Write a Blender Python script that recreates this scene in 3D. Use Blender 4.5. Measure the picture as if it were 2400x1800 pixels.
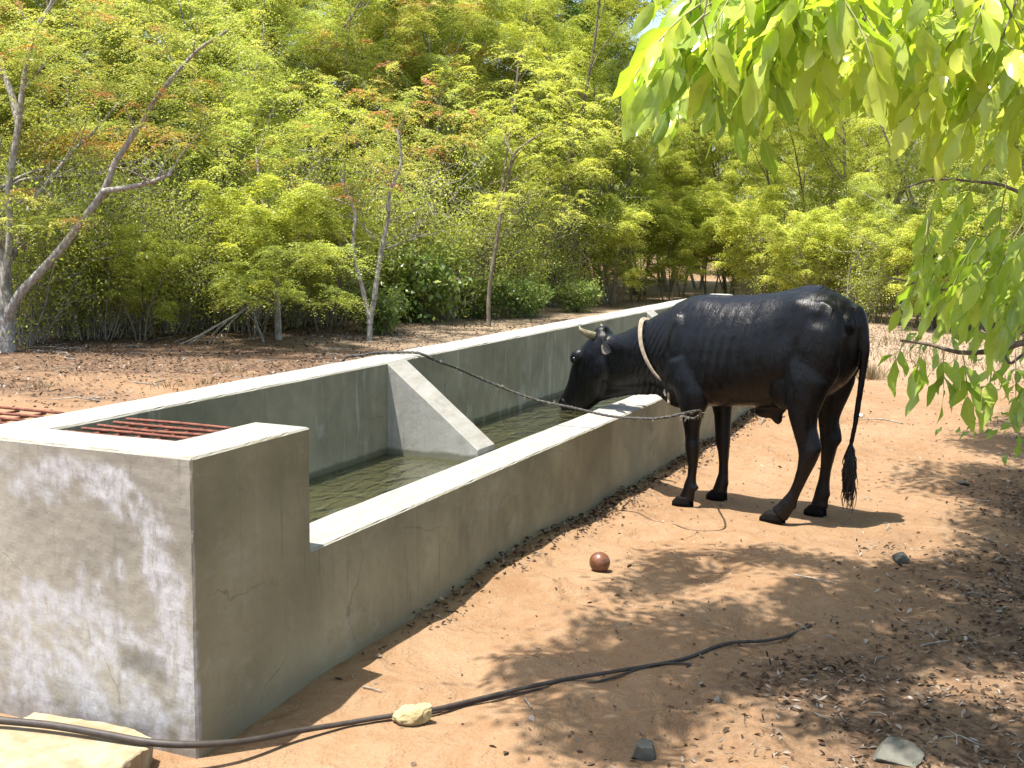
import bpy, bmesh, math, random
import numpy as np
from mathutils import Vector, Matrix, noise
for o in list(bpy.data.objects): bpy.data.objects.remove(o)
scene = bpy.context.scene
COL = scene.collection
rnd = random.Random(7)
NR = np.random.default_rng(11)
R = math.radians

# ------------------------------------------------------------------ camera
CAM = np.array([-2.7275, -2.1339, 1.5078]); PITCH, ROLL, YAW = R(7.3328), R(.6864), R(23.2763); FPX = 2891.41
_fw = np.array([math.cos(YAW)*math.cos(PITCH), math.sin(YAW)*math.cos(PITCH), -math.sin(PITCH)])
_r = np.array([math.sin(YAW), -math.cos(YAW), 0.0]); _u = np.cross(_r, _fw)
_r2 = _r*math.cos(ROLL)+_u*math.sin(ROLL); _u2 = -_r*math.sin(ROLL)+_u*math.cos(ROLL)
cam_d = bpy.data.cameras.new('camera'); cam = bpy.data.objects.new('camera', cam_d); COL.objects.link(cam)
m = Matrix.Identity(4)
for i in range(3):
    m[i][0], m[i][1], m[i][2], m[i][3] = _r2[i], _u2[i], -_fw[i], CAM[i]
cam.matrix_world = m
cam_d.sensor_width = 36; cam_d.lens = FPX/2400*36; cam_d.clip_start = .05; cam_d.clip_end = 3000
scene.camera = cam
scene.render.resolution_x, scene.render.resolution_y = 1024, 768

def at(px, py, depth):
    """world point seen at photo position (2400 x 1800) at a distance along the view"""
    return CAM + depth*(_fw + (px-1200)/FPX*_r2 - (py-900)/FPX*_u2)
def gnd(px, py, z=0.0):
    d = _fw + (px-1200)/FPX*_r2 - (py-900)/FPX*_u2
    return CAM + d*(z-CAM[2])/d[2]
def col_at(px, dist):
    """ground point below column px at horizontal distance"""
    d = _fw + (px-1200)/FPX*_r2; d = d.copy(); d[2] = 0; d /= np.linalg.norm(d)
    return np.array([CAM[0]+d[0]*dist, CAM[1]+d[1]*dist, 0.0])

# ------------------------------------------------------------------ light
SX, SY = .205, -.20                       # horizontal shadow offset per metre of height
sun_dir = Vector((SX, SY, -1)).normalized()
elev = math.asin(-sun_dir.z)
w = bpy.data.worlds.new('World'); scene.world = w; w.use_nodes = True
nt = w.node_tree; bg = nt.nodes['Background']
sky = nt.nodes.new('ShaderNodeTexSky'); sky.sky_type = 'NISHITA'; sky.sun_disc = False
sky.sun_elevation = elev; sky.sun_rotation = math.atan2(-SX, -SY)
sky.dust_density = 2.5; sky.air_density = 1.0; sky.ozone_density = 1.0
nt.links.new(sky.outputs[0], bg.inputs[0]); bg.inputs[1].default_value = .15
sl = bpy.data.lights.new('sun', 'SUN'); sl.energy = 5.0; sl.angle = R(.5); sl.color = (1, .95, .87)
so = bpy.data.objects.new('sun', sl); COL.objects.link(so); so.location = (0, 0, 30)
so.rotation_euler = sun_dir.to_track_quat('-Z', 'Y').to_euler()
scene.view_settings.view_transform = 'Standard'; scene.view_settings.look = 'None'
scene.view_settings.exposure = 1.2; scene.view_settings.gamma = 1
scene.cycles.max_bounces = 8; scene.cycles.diffuse_bounces = 6; scene.cycles.transmission_bounces = 6; scene.cycles.transparent_max_bounces = 8

# ------------------------------------------------------------------ helpers
def tag(o, label=None, cat=None, group=None, kind=None):
    if label: o['label'] = label
    if cat: o['category'] = cat
    if group: o['group'] = group
    if kind: o['kind'] = kind
    return o
def empty(name, loc=(0, 0, 0), rz=0):
    o = bpy.data.objects.new(name, None); COL.objects.link(o); o.location = loc; o.rotation_euler = (0, 0, rz)
    o.empty_display_size = .1; return o
def mesh_obj(name, verts, faces, mat, parent=None, smooth=True, tint=None):
    me = bpy.data.meshes.new(name)
    me.from_pydata([tuple(v) for v in verts], [], faces)
    if mat: me.materials.append(mat)
    if smooth: me.polygons.foreach_set('use_smooth', [True]*len(me.polygons))
    if tint is not None:
        a = me.attributes.new('tint', 'FLOAT', 'POINT'); a.data.foreach_set('value', np.asarray(tint, dtype=np.float32))
    me.update()
    o = bpy.data.objects.new(name, me); COL.objects.link(o)
    if parent: o.parent = parent
    return o
def quads_mesh(name, V, mat, tint=None, nv=4, faces=None, smooth=False, tint2=None):
    """V: (n, nv, 3) array of small faces; fast path"""
    n = V.shape[0]; V = V.reshape(-1, 3).astype(np.float32)
    me = bpy.data.meshes.new(name)
    if faces is None: faces = [list(range(nv))]
    nf = len(faces)
    me.vertices.add(len(V)); me.vertices.foreach_set('co', V.ravel())
    idx = np.concatenate([np.array(f) for f in faces])
    loops = (np.arange(n)[:, None]*nv + idx[None, :]).ravel().astype(np.int32)
    sizes = np.array([len(f) for f in faces]); starts1 = np.concatenate([[0], np.cumsum(sizes)[:-1]])
    starts = (np.arange(n)[:, None]*sizes.sum() + starts1[None, :]).ravel().astype(np.int32)
    me.loops.add(len(loops)); me.loops.foreach_set('vertex_index', loops)
    me.polygons.add(n*nf); me.polygons.foreach_set('loop_start', starts)
    me.polygons.foreach_set('loop_total', np.tile(sizes, n).astype(np.int32))
    if smooth: me.polygons.foreach_set('use_smooth', np.ones(n*nf, dtype=bool))
    me.update(calc_edges=True); me.validate()
    for nm, tv in (('tint', tint), ('hue', tint2)):
        if tv is not None:
            a = me.attributes.new(nm, 'FLOAT', 'POINT'); a.data.foreach_set('value', np.repeat(np.asarray(tv, dtype=np.float32), nv))
    if mat: me.materials.append(mat)
    return me
def link_mesh(name, me, parent=None):
    o = bpy.data.objects.new(name, me); COL.objects.link(o)
    if parent: o.parent = parent
    return o
class Tubes:
    def __init__(s): s.v = []; s.f = []
    def tube(s, pts, rad, n=6, cap=True):
        pts = [Vector(p) for p in pts]; k = len(pts)
        if not hasattr(rad, '__len__'): rad = [rad]*k
        b = len(s.v); up = None
        for i, p in enumerate(pts):
            t = (pts[min(i+1, k-1)]-pts[max(i-1, 0)])
            t = t.normalized() if t.length > 1e-9 else Vector((0, 0, 1))
            if up is None: up = t.orthogonal().normalized()
            else:
                up = (up - t*up.dot(t)); up = up.normalized() if up.length > 1e-6 else t.orthogonal().normalized()
            bi = t.cross(up)
            for j in range(n):
                a = 2*math.pi*j/n
                s.v.append(p + (up*math.cos(a)+bi*math.sin(a))*rad[i])
        for i in range(k-1):
            for j in range(n):
                s.f.append((b+i*n+j, b+i*n+(j+1) % n, b+(i+1)*n+(j+1) % n, b+(i+1)*n+j))
        if cap:
            s.f.append(tuple(b+j for j in range(n))[::-1]); s.f.append(tuple(b+(k-1)*n+j for j in range(n)))
    def build(s, name, mat, parent=None): return mesh_obj(name, s.v, s.f, mat, parent)
def smooth_path(pts, k=6):
    """Catmull-Rom through points"""
    P = [np.array(p, dtype=float) for p in pts]; P = [2*P[0]-P[1]]+P+[2*P[-1]-P[-2]]; out = []
    for i in range(1, len(P)-2):
        for j in range(k):
            t = j/k
            out.append(.5*((2*P[i])+(-P[i-1]+P[i+1])*t+(2*P[i-1]-5*P[i]+4*P[i+1]-P[i+2])*t*t+(-P[i-1]+3*P[i]-3*P[i+1]+P[i+2])*t**3))
    out.append(P[-2]); return out
def fbm(x, y, z=0.0, s=1.0, o=3): return noise.fractal(Vector((x*s, y*s, z*s)), 1.0, 2.1, o)

# ------------------------------------------------------------------ materials
def new_mat(name):
    mt = bpy.data.materials.new(name); mt.use_nodes = True; t = mt.node_tree
    return mt, t, t.nodes['Principled BSDF']
class NB:
    """tiny node builder"""
    def __init__(s, t): s.t = t
    def n(s, typ, ins=None, **kw):
        nd = s.t.nodes.new(typ)
        for k, v in kw.items(): setattr(nd, k, v)
        for k, v in (ins or {}).items():
            if isinstance(v, bpy.types.NodeSocket): s.t.links.new(v, nd.inputs[k])
            else: nd.inputs[k].default_value = v
        return nd
    def coord(s, out='Object'): return s.n('ShaderNodeTexCoord').outputs[out]
    def mapping(s, vec, scale=(1, 1, 1), loc=(0, 0, 0)): return s.n('ShaderNodeMapping', {'Vector': vec, 'Scale': scale, 'Location': loc}).outputs[0]
    def noise(s, vec, scale, detail=4, rough=.55, dist=0): return s.n('ShaderNodeTexNoise', {'Vector': vec, 'Scale': scale, 'Detail': detail, 'Roughness': rough, 'Distortion': dist}).outputs[0]
    def ramp(s, fac, stops):
        nd = s.n('ShaderNodeValToRGB', {'Fac': fac}); e = nd.color_ramp.elements
        while len(e) < len(stops): e.new(.5)
        for el, (p, c) in zip(e, stops): el.position = p; el.color = c if len(c) == 4 else (*c, 1)
        return nd.outputs[0]
    def mix(s, f, a, b, mode='MIX'):
        nd = s.n('ShaderNodeMix', data_type='RGBA', blend_type=mode)
        for i, v in ((0, f), (6, a), (7, b)):
            if isinstance(v, bpy.types.NodeSocket): s.t.links.new(v, nd.inputs[i])
            else: nd.inputs[i].default_value = v if i == 0 else ((*v, 1) if len(v) == 3 else v)
        return nd.outputs[2]
    def math(s, op, a, b=0.0, c=None, clamp=False):
        nd = s.n('ShaderNodeMath', operation=op, use_clamp=clamp)
        for i, v in enumerate((a, b, c)):
            if v is None: continue
            if isinstance(v, bpy.types.NodeSocket): s.t.links.new(v, nd.inputs[i])
            else: nd.inputs[i].default_value = v
        return nd.outputs[0]
    def maprange(s, v, a, b, c=0.0, d=1.0, smooth=True):
        nd = s.n('ShaderNodeMapRange', {0: v, 1: a, 2: b, 3: c, 4: d}); nd.interpolation_type = 'SMOOTHSTEP' if smooth else 'LINEAR'; return nd.outputs[0]
    def bump(s, h, strength=.5, dist=.01, normal=None):
        ins = {'Height': h, 'Strength': strength, 'Distance': dist}
        if normal is not None: ins['Normal'] = normal
        return s.n('ShaderNodeBump', ins).outputs[0]
    def attr(s, name): return s.n('ShaderNodeAttribute', attribute_name=name).outputs['Fac']
    def link(s, a, b): s.t.links.new(a, b)

def mat_sand():
    mt, t, p = new_mat('sand'); b = NB(t); c = b.coord('Object')
    n1 = b.noise(c, 1.3, 5, .6); n2 = b.noise(c, 14, 4, .6); n3 = b.noise(c, 90, 3, .6)
    col = b.ramp(n1, [(.3, (.205, .118, .060)), (.55, (.25, .152, .084)), (.75, (.285, .188, .112))])
    col = b.mix(b.maprange(n2, .35, .7, 0, .35), col, (.30, .218, .142))
    col = b.mix(b.maprange(n3, .45, .8, 0, .35), col, (.15, .082, .04))
    # humus / crushed litter where the wood has dropped leaves
    lit = b.attr('litter')
    hn = b.noise(c, 5, 6, .7); hn2 = b.noise(c, 38, 4, .65)
    hum = b.ramp(hn2, [(.3, (.05, .03, .018)), (.5, (.11, .068, .042)), (.62, (.17, .115, .078)), (.78, (.25, .19, .14))])
    f = b.math('MULTIPLY', lit, b.math('ADD', b.maprange(hn, .32, .6), b.math('MULTIPLY', lit, .35)), clamp=True)
    col = b.mix(f, col, hum)
    dry = b.attr('straw')
    col = b.mix(b.math('MULTIPLY', dry, b.maprange(n2, .3, .65, .45, 1)), col, b.ramp(hn2, [(.3, (.32, .24, .16)), (.6, (.27, .21, .15))]))
    b.link(col, p.inputs['Base Color']); p.inputs['Roughness'].default_value = .95; p.inputs['Specular IOR Level'].default_value = .1
    h = b.math('ADD', b.math('MULTIPLY', n2, 1.0), b.math('MULTIPLY', n3, .35))
    h = b.math('ADD', h, b.math('MULTIPLY', b.noise(b.mapping(c, (1, 1, 1)), 5, 3, .5, 1.0), 2.2))
    b.link(b.bump(h, 1.0, .02), p.inputs['Normal']); return mt

def mat_concrete(name, base=(.40, .375, .31), rim=True, eff=False, streak=1.0):
    mt, t, p = new_mat(name); b = NB(t); c = b.coord('Object')
    n1 = b.noise(c, 2.2, 5, .6); n2 = b.noise(c, 9, 6, .65); n3 = b.noise(c, 60, 4, .6)
    dk = tuple(x*.62 for x in base); lt = tuple(min(1, x*1.32) for x in base)
    col = b.ramp(n1, [(.3, dk), (.52, base), (.72, lt)])
    col = b.mix(b.maprange(n2, .45, .75, 0, .55), col, tuple(x*.66 for x in base))
    # vertical trowel / run streaks
    st = b.noise(b.mapping(c, (9, 9, .9)), 3, 5, .65)
    stm = b.math('MULTIPLY', b.maprange(st, .52, .72), b.maprange(b.noise(c, 1.7, 3, .5), .42, .6))
    col = b.mix(b.math('MULTIPLY', stm, .6*streak), col, (.38, .38, .36))
    std = b.math('MULTIPLY', b.maprange(b.noise(b.mapping(c, (14, 14, .7), (3, 1, 0)), 2.4, 4, .6), .6, .74), .5)
    col = b.mix(std, col, tuple(x*.5 for x in base))
    wv_ = b.n('ShaderNodeVectorMath', {0: c, 1: b.n('ShaderNodeVectorMath', {0: b.n('ShaderNodeTexNoise', {'Vector': c, 'Scale': 3.0, 'Detail': 5}).outputs[1], 'Scale': .35}, operation='SCALE').outputs[0]}, operation='ADD').outputs[0]
    vor = b.n('ShaderNodeTexVoronoi', {'Vector': wv_, 'Scale': 1.5}, feature='DISTANCE_TO_EDGE').outputs['Distance']
    crk = b.math('MULTIPLY', b.maprange(vor, .006, .001), b.maprange(b.noise(c, 2.3, 3, .5), .48, .56))
    col = b.mix(b.math('MULTIPLY', crk, .45), col, tuple(x*.35 for x in base))
    if eff:
        zz_ = b.n('ShaderNodeSeparateXYZ', {0: c}).outputs[2]
        low = b.math('MULTIPLY', b.maprange(b.math('ADD', zz_, b.math('MULTIPLY', b.noise(c, 5, 5, .65), .16)), .22, .10), .5)
        col = b.mix(low, col, (.20, .175, .115))
        wrn = b.math('MULTIPLY', b.maprange(b.noise(b.mapping(c, (1, 1, 1.6), (0, 7, 1)), 3.2, 6, .72), .56, .68), .35)
        col = b.mix(wrn, col, (.36, .345, .28))
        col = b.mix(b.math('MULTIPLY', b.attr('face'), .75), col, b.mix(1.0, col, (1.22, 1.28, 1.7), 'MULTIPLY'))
        e = b.attr('eff'); e2 = b.math('MULTIPLY', e, b.maprange(b.noise(b.mapping(c, (1, 1, .45)), 34, 6, .75), .30, .58), clamp=True)
        col = b.mix(b.math('MULTIPLY', e2, .85), col, (.46, .46, .475))
        d = b.attr('damp'); col = b.mix(b.math('MULTIPLY', d, .8), col, (.10, .092, .07))
    if rim:
        g = b.n('ShaderNodeNewGeometry'); nz = b.n('ShaderNodeSeparateXYZ', {0: g.outputs['True Normal']}).outputs[2]
        rc = b.ramp(b.noise(b.mapping(c, (1, 4, 1)), 6, 6, .7), [(.3, (.215, .205, .175)), (.5, (.275, .265, .235)), (.7, (.32, .31, .29))])
        rc = b.mix(b.maprange(b.noise(c, 7, 6, .75, 1.5), .6, .78, 0, .5), rc, (.25, .215, .16))
        col = b.mix(b.maprange(nz, .55, .8), col, rc)
    if not eff:
        zz = b.n('ShaderNodeSeparateXYZ', {0: c}).outputs[2]; wob = b.math('ADD', zz, b.math('MULTIPLY', b.math('SUBTRACT', b.noise(c, 12, 5, .7), .5), .03))
        col = b.mix(b.maprange(wob, .462, .445, 0, .75), col, (.075, .078, .045))
        blot = b.math('MULTIPLY', b.maprange(b.noise(b.mapping(c, (1, 1, .6), (5, 2, 0)), 5, 6, .7), .54, .66), b.maprange(zz, .78, .62))
        col = b.mix(b.math('MULTIPLY', blot, .55), col, (.36, .36, .34))
    b.link(col, p.inputs['Base Color']); p.inputs['Roughness'].default_value = .85; p.inputs['Specular IOR Level'].default_value = .25
    h = b.math('ADD', b.math('MULTIPLY', n2, .35), b.math('MULTIPLY', n3, .35))
    h = b.math('ADD', h, b.math('MULTIPLY', b.noise(b.mapping(c, (1, 1, .35)), 45, 6, .8), .8))
    b.link(b.bump(h, .45, .006), p.inputs['Normal']); return mt

def mat_leaf(name, stops, trans=.5, rough=.45, spec=.4, var='tint', tcol=(1.05, 1.12, .55)):
    mt, t, p = new_mat(name); b = NB(t)
    oi = b.n('ShaderNodeObjectInfo').outputs['Random']
    f = b.math('ADD', b.attr(var), b.math('MULTIPLY', b.math('SUBTRACT', oi, .5), .16), clamp=True)
    col = b.ramp(f, stops)
    if name == 'leaf_compound':
        rb_ = b.math('POWER', b.attr('rib'), 14.0); col = b.mix(b.math('MULTIPLY', rb_, .55), col, (.55, .58, .25))
        col = b.mix(b.maprange(b.noise(b.coord('Object'), 28, 4, .6), .55, .75, 0, .35), col, (.20, .22, .03))
    b.link(col, p.inputs['Base Color']); p.inputs['Roughness'].default_value = rough; p.inputs['Specular IOR Level'].default_value = spec
    tr = b.n('ShaderNodeBsdfTranslucent'); b.link(b.mix(1.0, col, tcol, 'MULTIPLY'), tr.inputs[0])
    mx = b.n('ShaderNodeMixShader', {0: trans}); b.link(p.outputs[0], mx.inputs[1]); b.link(tr.outputs[0], mx.inputs[2])
    b.link(mx.outputs[0], t.nodes['Material Output'].inputs[0]); return mt

def mat_bark(name, a, bcol, sc=18, zs=.35, lens=.5):
    mt, t, p = new_mat(name); b = NB(t); c = b.coord('Object')
    n = b.noise(b.mapping(c, (1, 1, zs)), sc, 5, .65); n2 = b.noise(c, 5, 3, .5)
    bands = b.noise(b.mapping(c, (.6, .6, 5)), 4, 4, .7)
    col = b.mix(b.maprange(n, .35, .65), a, bcol); col = b.mix(b.math('MULTIPLY', b.maprange(bands, .58, .66), lens), col, tuple(x*.35 for x in a))
    col = b.mix(b.maprange(n2, .5, .7, 0, .4), col, tuple(x*.7 for x in bcol))
    b.link(col, p.inputs['Base Color']); p.inputs['Roughness'].default_value = .9
    b.link(b.bump(n, .6, .01), p.inputs['Normal']); return mt

def mat_plain(name, col, rough=.6, spec=.4, nscale=30, nvar=.3, bump=.3, bdist=.003, metal=0.0, mapscale=(1, 1, 1), col2=None):
    mt, t, p = new_mat(name); b = NB(t); c = b.mapping(b.coord('Object'), mapscale)
    n = b.noise(c, nscale, 5, .65)
    col2 = col2 or tuple(x*(1-nvar) for x in col)
    b.link(b.mix(b.maprange(n, .35, .65), col, col2), p.inputs['Base Color'])
    p.inputs['Roughness'].default_value = rough; p.inputs['Specular IOR Level'].default_value = spec; p.inputs['Metallic'].default_value = metal
    b.link(b.bump(n, bump, bdist), p.inputs['Normal']); return mt

M_sand = mat_sand()
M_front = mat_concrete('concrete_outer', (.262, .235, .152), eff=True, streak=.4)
M_in = mat_concrete('concrete_inner', (.26, .25, .19), streak=1.4)
M_div = mat_concrete('concrete_divider', (.28, .275, .25), streak=1.0)
M_rust = mat_plain('rust_bar', (.22, .085, .055), .85, .2, 60, .4, .8, .004, col2=(.12, .048, .034))
M_bark_pale = mat_bark('bark_pale', (.36, .345, .31), (.17, .15, .125), 26, .5, .8)
M_bark_br = mat_bark('bark_brown', (.20, .165, .12), (.10, .078, .055))
M_twig = mat_bark('twig_grey', (.34, .315, .26), (.19, .165, .13), 25, .5, .2)
G0 = [(0, (.13, .18, .05)), (.3, (.27, .33, .095)), (.55, (.41, .46, .12)), (.75, (.51, .54, .13)), (1, (.61, .60, .13))]
M_leaf = mat_leaf('leaf_feathery', G0)
M_leaf_dk = mat_leaf('leaf_dark', [(0, (.04, .08, .02)), (.5, (.09, .17, .035)), (1, (.20, .30, .05))], .3, .4)
M_leaf_red = mat_leaf('leaf_mixed', [(0, (.14, .19, .05)), (.45, (.38, .42, .12)), (.7, (.53, .51, .14)), (.84, (.42, .33, .08)), (.9, (.48, .22, .10)), (1, (.50, .20, .12))])
M_leaf_big = mat_leaf('leaf_broad', [(0, (.09, .17, .04)), (.5, (.22, .29, .075)), (1, (.40, .45, .13))], .35, .35, .5)
M_leaf_fg = mat_leaf('leaf_compound', [(0, (.16, .24, .05)), (.35, (.30, .40, .08)), (.7, (.47, .55, .10)), (1, (.60, .62, .12))], .5, .2, .5, tcol=(.95, 1.2, .35))

# ------------------------------------------------------------------ ground
def grid_axis(lo, hi, step, far, g=1.22):
    a = list(np.arange(lo, hi+1e-6, step)); s = step; x = hi
    while x < far: s *= g; x += s; a.append(x)
    s = step; x = lo; pre = []
    while x > -far: s *= g; x -= s; pre.append(x)
    return np.array(pre[::-1]+a)
dimples = []
for i in range(1300):
    dimples.append((rnd.uniform(-.6, 8.5), rnd.uniform(-4.6, -.15), rnd.uniform(.04, .12), rnd.uniform(.007, .024)*(1 if rnd.random() < .62 else -1)))
DIM = np.array(dimples)
COWZONE = (3.2, 5.2, -1.7, .1)
def gz(x, y):
    z = .035*fbm(x, y, 3, .45, 2) + .02*fbm(x, y, 1, 1.6, 3) + .009*fbm(x, y, 5, 5, 3)
    d = (DIM[:, 0]-x)**2+(DIM[:, 1]-y)**2; r2 = DIM[:, 2]**2
    k = d < 9*r2
    if k.any():
        z -= float((DIM[k, 3]*np.exp(-d[k]/r2[k]*(1.5))).sum())
    if -.3 < x < 10: z += .03*math.exp(-((y+.02)/.13)**2)*(.6+.8*fbm(x, 0, 7, 1.7, 2))   # sand banked on the wall
    # keep the near corner of the trough clear
    c = math.exp(-((x-.0)**2+(y+.05)**2)/.35); z = z*(1-c) - .012*c
    cw = math.exp(-(((x-4.25)/1.0)**2+((y+.85)/.6)**2)**2); z = z*(1-.55*cw) - .012*cw
    if y > 3: z += .05*fbm(x, y, 9, .3, 2)
    return z
def litter_w(x, y):
    """0..1 how much leaf litter lies here"""
    n = fbm(x, y, 2, .8, 3)
    # right side under the tree
    e = .85 + .24*x if x < 3 else 1.57+.04*(x-3)
    r = (-y - e)/.9 + .75*n
    a = min(1, max(0, r))*.9
    if y > 0:                                  # band in front of the wood
        v = ((x-CAM[0])*.918+(y-CAM[1])*.396-10.4-.25*max(0, x-8)*0 + 1.6*n)/1.3
        a = max(a, min(1, max(0, v))) if x > -8 else a
        if x > 8.2 and y < 4.5: a = max(a, .8*min(1, (x-8.2)/2))
        if x > 13: a *= max(.35, 1-(x-13)/8)
    if y < 1 and x > 13: a = max(a, .35)
    return a
xs = grid_axis(-.9, 7.6, .032, 900); ys = grid_axis(-3.2, .1, .032, 900)
V = []; LT = []; STW = []
for y in ys:
    for x in xs:
        near = abs(x) < 60 and abs(y) < 60
        V.append((x, y, gz(x, y) if near else 0.0)); LT.append(litter_w(x, y) if near else .5)
        sv = min(1, max(0, (x-9.5+1.2*fbm(x, y, 4, .5, 2))/3)) if y < 7 else 0
        STW.append(sv)
nx = len(xs); F = [(j*nx+i, j*nx+i+1, (j+1)*nx+i+1, (j+1)*nx+i) for j in range(len(ys)-1) for i in range(nx-1)]
ground = mesh_obj('ground', V, F, M_sand)
for nm, arr in (('litter', LT), ('straw', STW)):
    a = ground.data.attributes.new(nm, 'FLOAT', 'POINT'); a.data.foreach_set('value', np.array(arr, dtype=np.float32))
tag(ground, kind='structure')

# ------------------------------------------------------------------ trough
TL, TW, TH = 9.302, .8972, .86
WT, WF, WN = .2084, .1902, .2112         # back, front, near wall thickness
HN = .4549; A0 = .60; WATER = .425
XR = [2.345, 6.45]; TR = .188
trough = tag(empty('concrete_trough'), 'long grey cement cattle trough with white rim, high box end in front and sloping dividers', 'trough')
def grid_box(name, x0, x1, y0, y1, z0, z1, mat, parent, step=.04, joints=(), attrs=None, amp=.0016, soft=(), softz=9):
    def ax(a, b, ja, jb):
        n = max(1, int(round((b-a)/step))); g = list(np.linspace(a, b, n+1))
        g = [a, a+.007]+[v for v in g[1:-1]]+[b-.007, b]; return g
    X, Y, Z = ax(x0, x1, 0, 0), ax(y0, y1, 0, 0), ax(z0, z1, 0, 0)
    idx = {}; vs = []; fs = []
    def vid(i, j, k):
        key = (i, j, k)
        if key in idx: return idx[key]
        x, y, z = X[i], Y[j], Z[k]; ch = .0035
        ex = i in (0, len(X)-1); ey = j in (0, len(Y)-1); ez = k in (0, len(Z)-1)
        jx = (i == 0 and '-x' in joints) or (i == len(X)-1 and '+x' in joints)
        jy = (j == 0 and '-y' in joints) or (j == len(Y)-1 and '+y' in joints)
        jz = (k == 0 and '-z' in joints) or (k == len(Z)-1 and '+z' in joints)
        px, py, pz = x, y, z
        dx = (ex and not jx); dy = (ey and not jy); dz = (ez and not jz)
        sx = '+x' in soft and i == len(X)-1 and (z < softz) or '-x' in soft and i == 0
        if sx: dx = False
        if (dx+dy+dz) >= 2:
            if dx: px += ch if i == 0 else -ch
            if dy: py += ch if j == 0 else -ch
            if dz: pz += ch if k == 0 else -ch
            jn = noise.noise(Vector((x*23, y*23, z*23)))*.0028+max(0, noise.noise(Vector((x*9+5, y*9, z*9)))-.35)*.014
            if dx: px += jn if i == 0 else -jn
            if dy: py += jn if j == 0 else -jn
            if dz: pz -= abs(jn)*.6*(k != 0)
        if dx: px += amp*noise.noise(Vector((y*5, z*5, x+1)))+amp*.8*noise.noise(Vector((y*30, z*30, x)))
        if dy: py += amp*noise.noise(Vector((x*5, z*5, y+2)))
        if dz: pz += amp*1.6*noise.noise(Vector((x*4, y*4, z+3)))
        idx[key] = len(vs); vs.append((px, py, pz)); return idx[key]
    nX, nY, nZ = len(X)-1, len(Y)-1, len(Z)-1
    for j in range(nY):
        for k in range(nZ):
            if '-x' not in joints: fs.append((vid(0, j, k), vid(0, j, k+1), vid(0, j+1, k+1), vid(0, j+1, k)))
            if '+x' not in joints: fs.append((vid(nX, j, k), vid(nX, j+1, k), vid(nX, j+1, k+1), vid(nX, j, k+1)))
    for i in range(nX):
        for k in range(nZ):
            if '-y' not in joints: fs.append((vid(i, 0, k), vid(i+1, 0, k), vid(i+1, 0, k+1), vid(i, 0, k+1)))
            if '+y' not in joints: fs.append((vid(i, nY, k), vid(i, nY, k+1), vid(i+1, nY, k+1), vid(i+1, nY, k)))
    for i in range(nX):
        for j in range(nY):
            if '-z' not in joints: fs.append((vid(i, j, 0), vid(i, j+1, 0), vid(i+1, j+1, 0), vid(i+1, j, 0)))
            if '+z' not in joints: fs.append((vid(i, j, nZ), vid(i+1, j, nZ), vid(i+1, j+1, nZ), vid(i, j+1, nZ)))
    o = mesh_obj(name, vs, fs, mat, parent, smooth=False)
    for nm, fn in (attrs or {}).items():
        a = o.data.attributes.new(nm, 'FLOAT', 'POINT'); a.data.foreach_set('value', np.array([fn(*v) for v in vs], dtype=np.float32))
    return o
def seg_d(y, z, pts):
    best = 9
    for (a, b), (c, d) in zip(pts, pts[1:]):
        L = (c-a)**2+(d-b)**2; t = max(0, min(1, ((y-a)*(c-a)+(z-b)*(d-b))/L)) if L else 0
        best = min(best, math.hypot(y-a-t*(c-a), z-b-t*(d-b)))
    return best
# lime bloom on the front face (y grows to the left in the picture)
ARC = [(.60, .735), (.45, .755), (.28, .75), (.17, .70), (.125, .60), (.10, .50), (.09, .40), (.075, .30), (.05, .2), (.05, .05)]
BAND = [(.62, .40), (.50, .385), (.40, .38), (.34, .345), (.27, .325), (.20, .30), (.12, .26), (.07, .24)]
LOW = [(.27, .16), (.2, .14), (.14, .1), (.08, .08), (.04, .1)]
SPOTS = [(.31, .50, .02, .05), (.265, .51, .022, .06), (.40, .47, .02, .05), (.34, .44, .03, .04)]
def eff(x, y, z):
    if x > .02: return 0
    n = fbm(y, z, 1, 9, 4); n2 = fbm(y, z, 5, 28, 3)
    v = max(0, 1.0-(seg_d(y, z, ARC)/.062)**2 + 1.3 *n + .8*n2+.15)
    v = max(v, max(0, 1.25-(seg_d(y, z, BAND)/.046)**2 + 1.2*n + .8*n2))
    v = max(v, max(0, .9-seg_d(y, z, LOW)/.07 + 1.0*n + .5*n2))
    if z < .36: v = max(v, .78+1.5*n+.9*n2 if y > .28 else .5+1.4*n+.8*n2)
    for a, b, sa, sb in SPOTS: v = max(v, 1.1-math.hypot((y-a)/sa, (z-b)/sb)+.5*n)
    return max(0, min(1, v))
def damp(x, y, z):
    if x > .02: return 0
    n = fbm(y, z, 8, 12, 3)
    v = 1-max(abs(y-.19)/.1, abs(z-.245-.12*(y-.19))/.045)**3+.4*n if .05 < y < .30 else 0
    v2 = 1.0-abs(y-.278-.008*fbm(0, z, 3, 6, 2))/.006 if z < .62 else 0
    v3 = .8-z/.12+.8*n
    return max(0, min(1, max(v*.8, v2*.5, v3*.6)))
BZ = -.22
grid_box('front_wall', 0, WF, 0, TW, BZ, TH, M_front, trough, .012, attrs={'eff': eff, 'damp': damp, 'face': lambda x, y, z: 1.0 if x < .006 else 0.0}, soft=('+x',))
o = grid_box('side_wall', WF, A0, 0, WN, BZ, TH, M_front, trough, .028, joints=('-x',), soft=('+x',), softz=HN+.004)
grid_box('low_wall', A0, TL, 0, WN, BZ, HN, M_front, trough, .03, joints=('-x',))
grid_box('back_wall', WF, TL, TW-WT, TW, BZ, TH, M_in, trough, .035, joints=('-x',))
grid_box('trough_floor', WF, TL-.01, WN, TW-WT, -.1, .20, mat_plain('algae_floor', (.16, .155, .07), .9, .1, 5, .4, .3, .004), trough, .2, amp=0)
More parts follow.
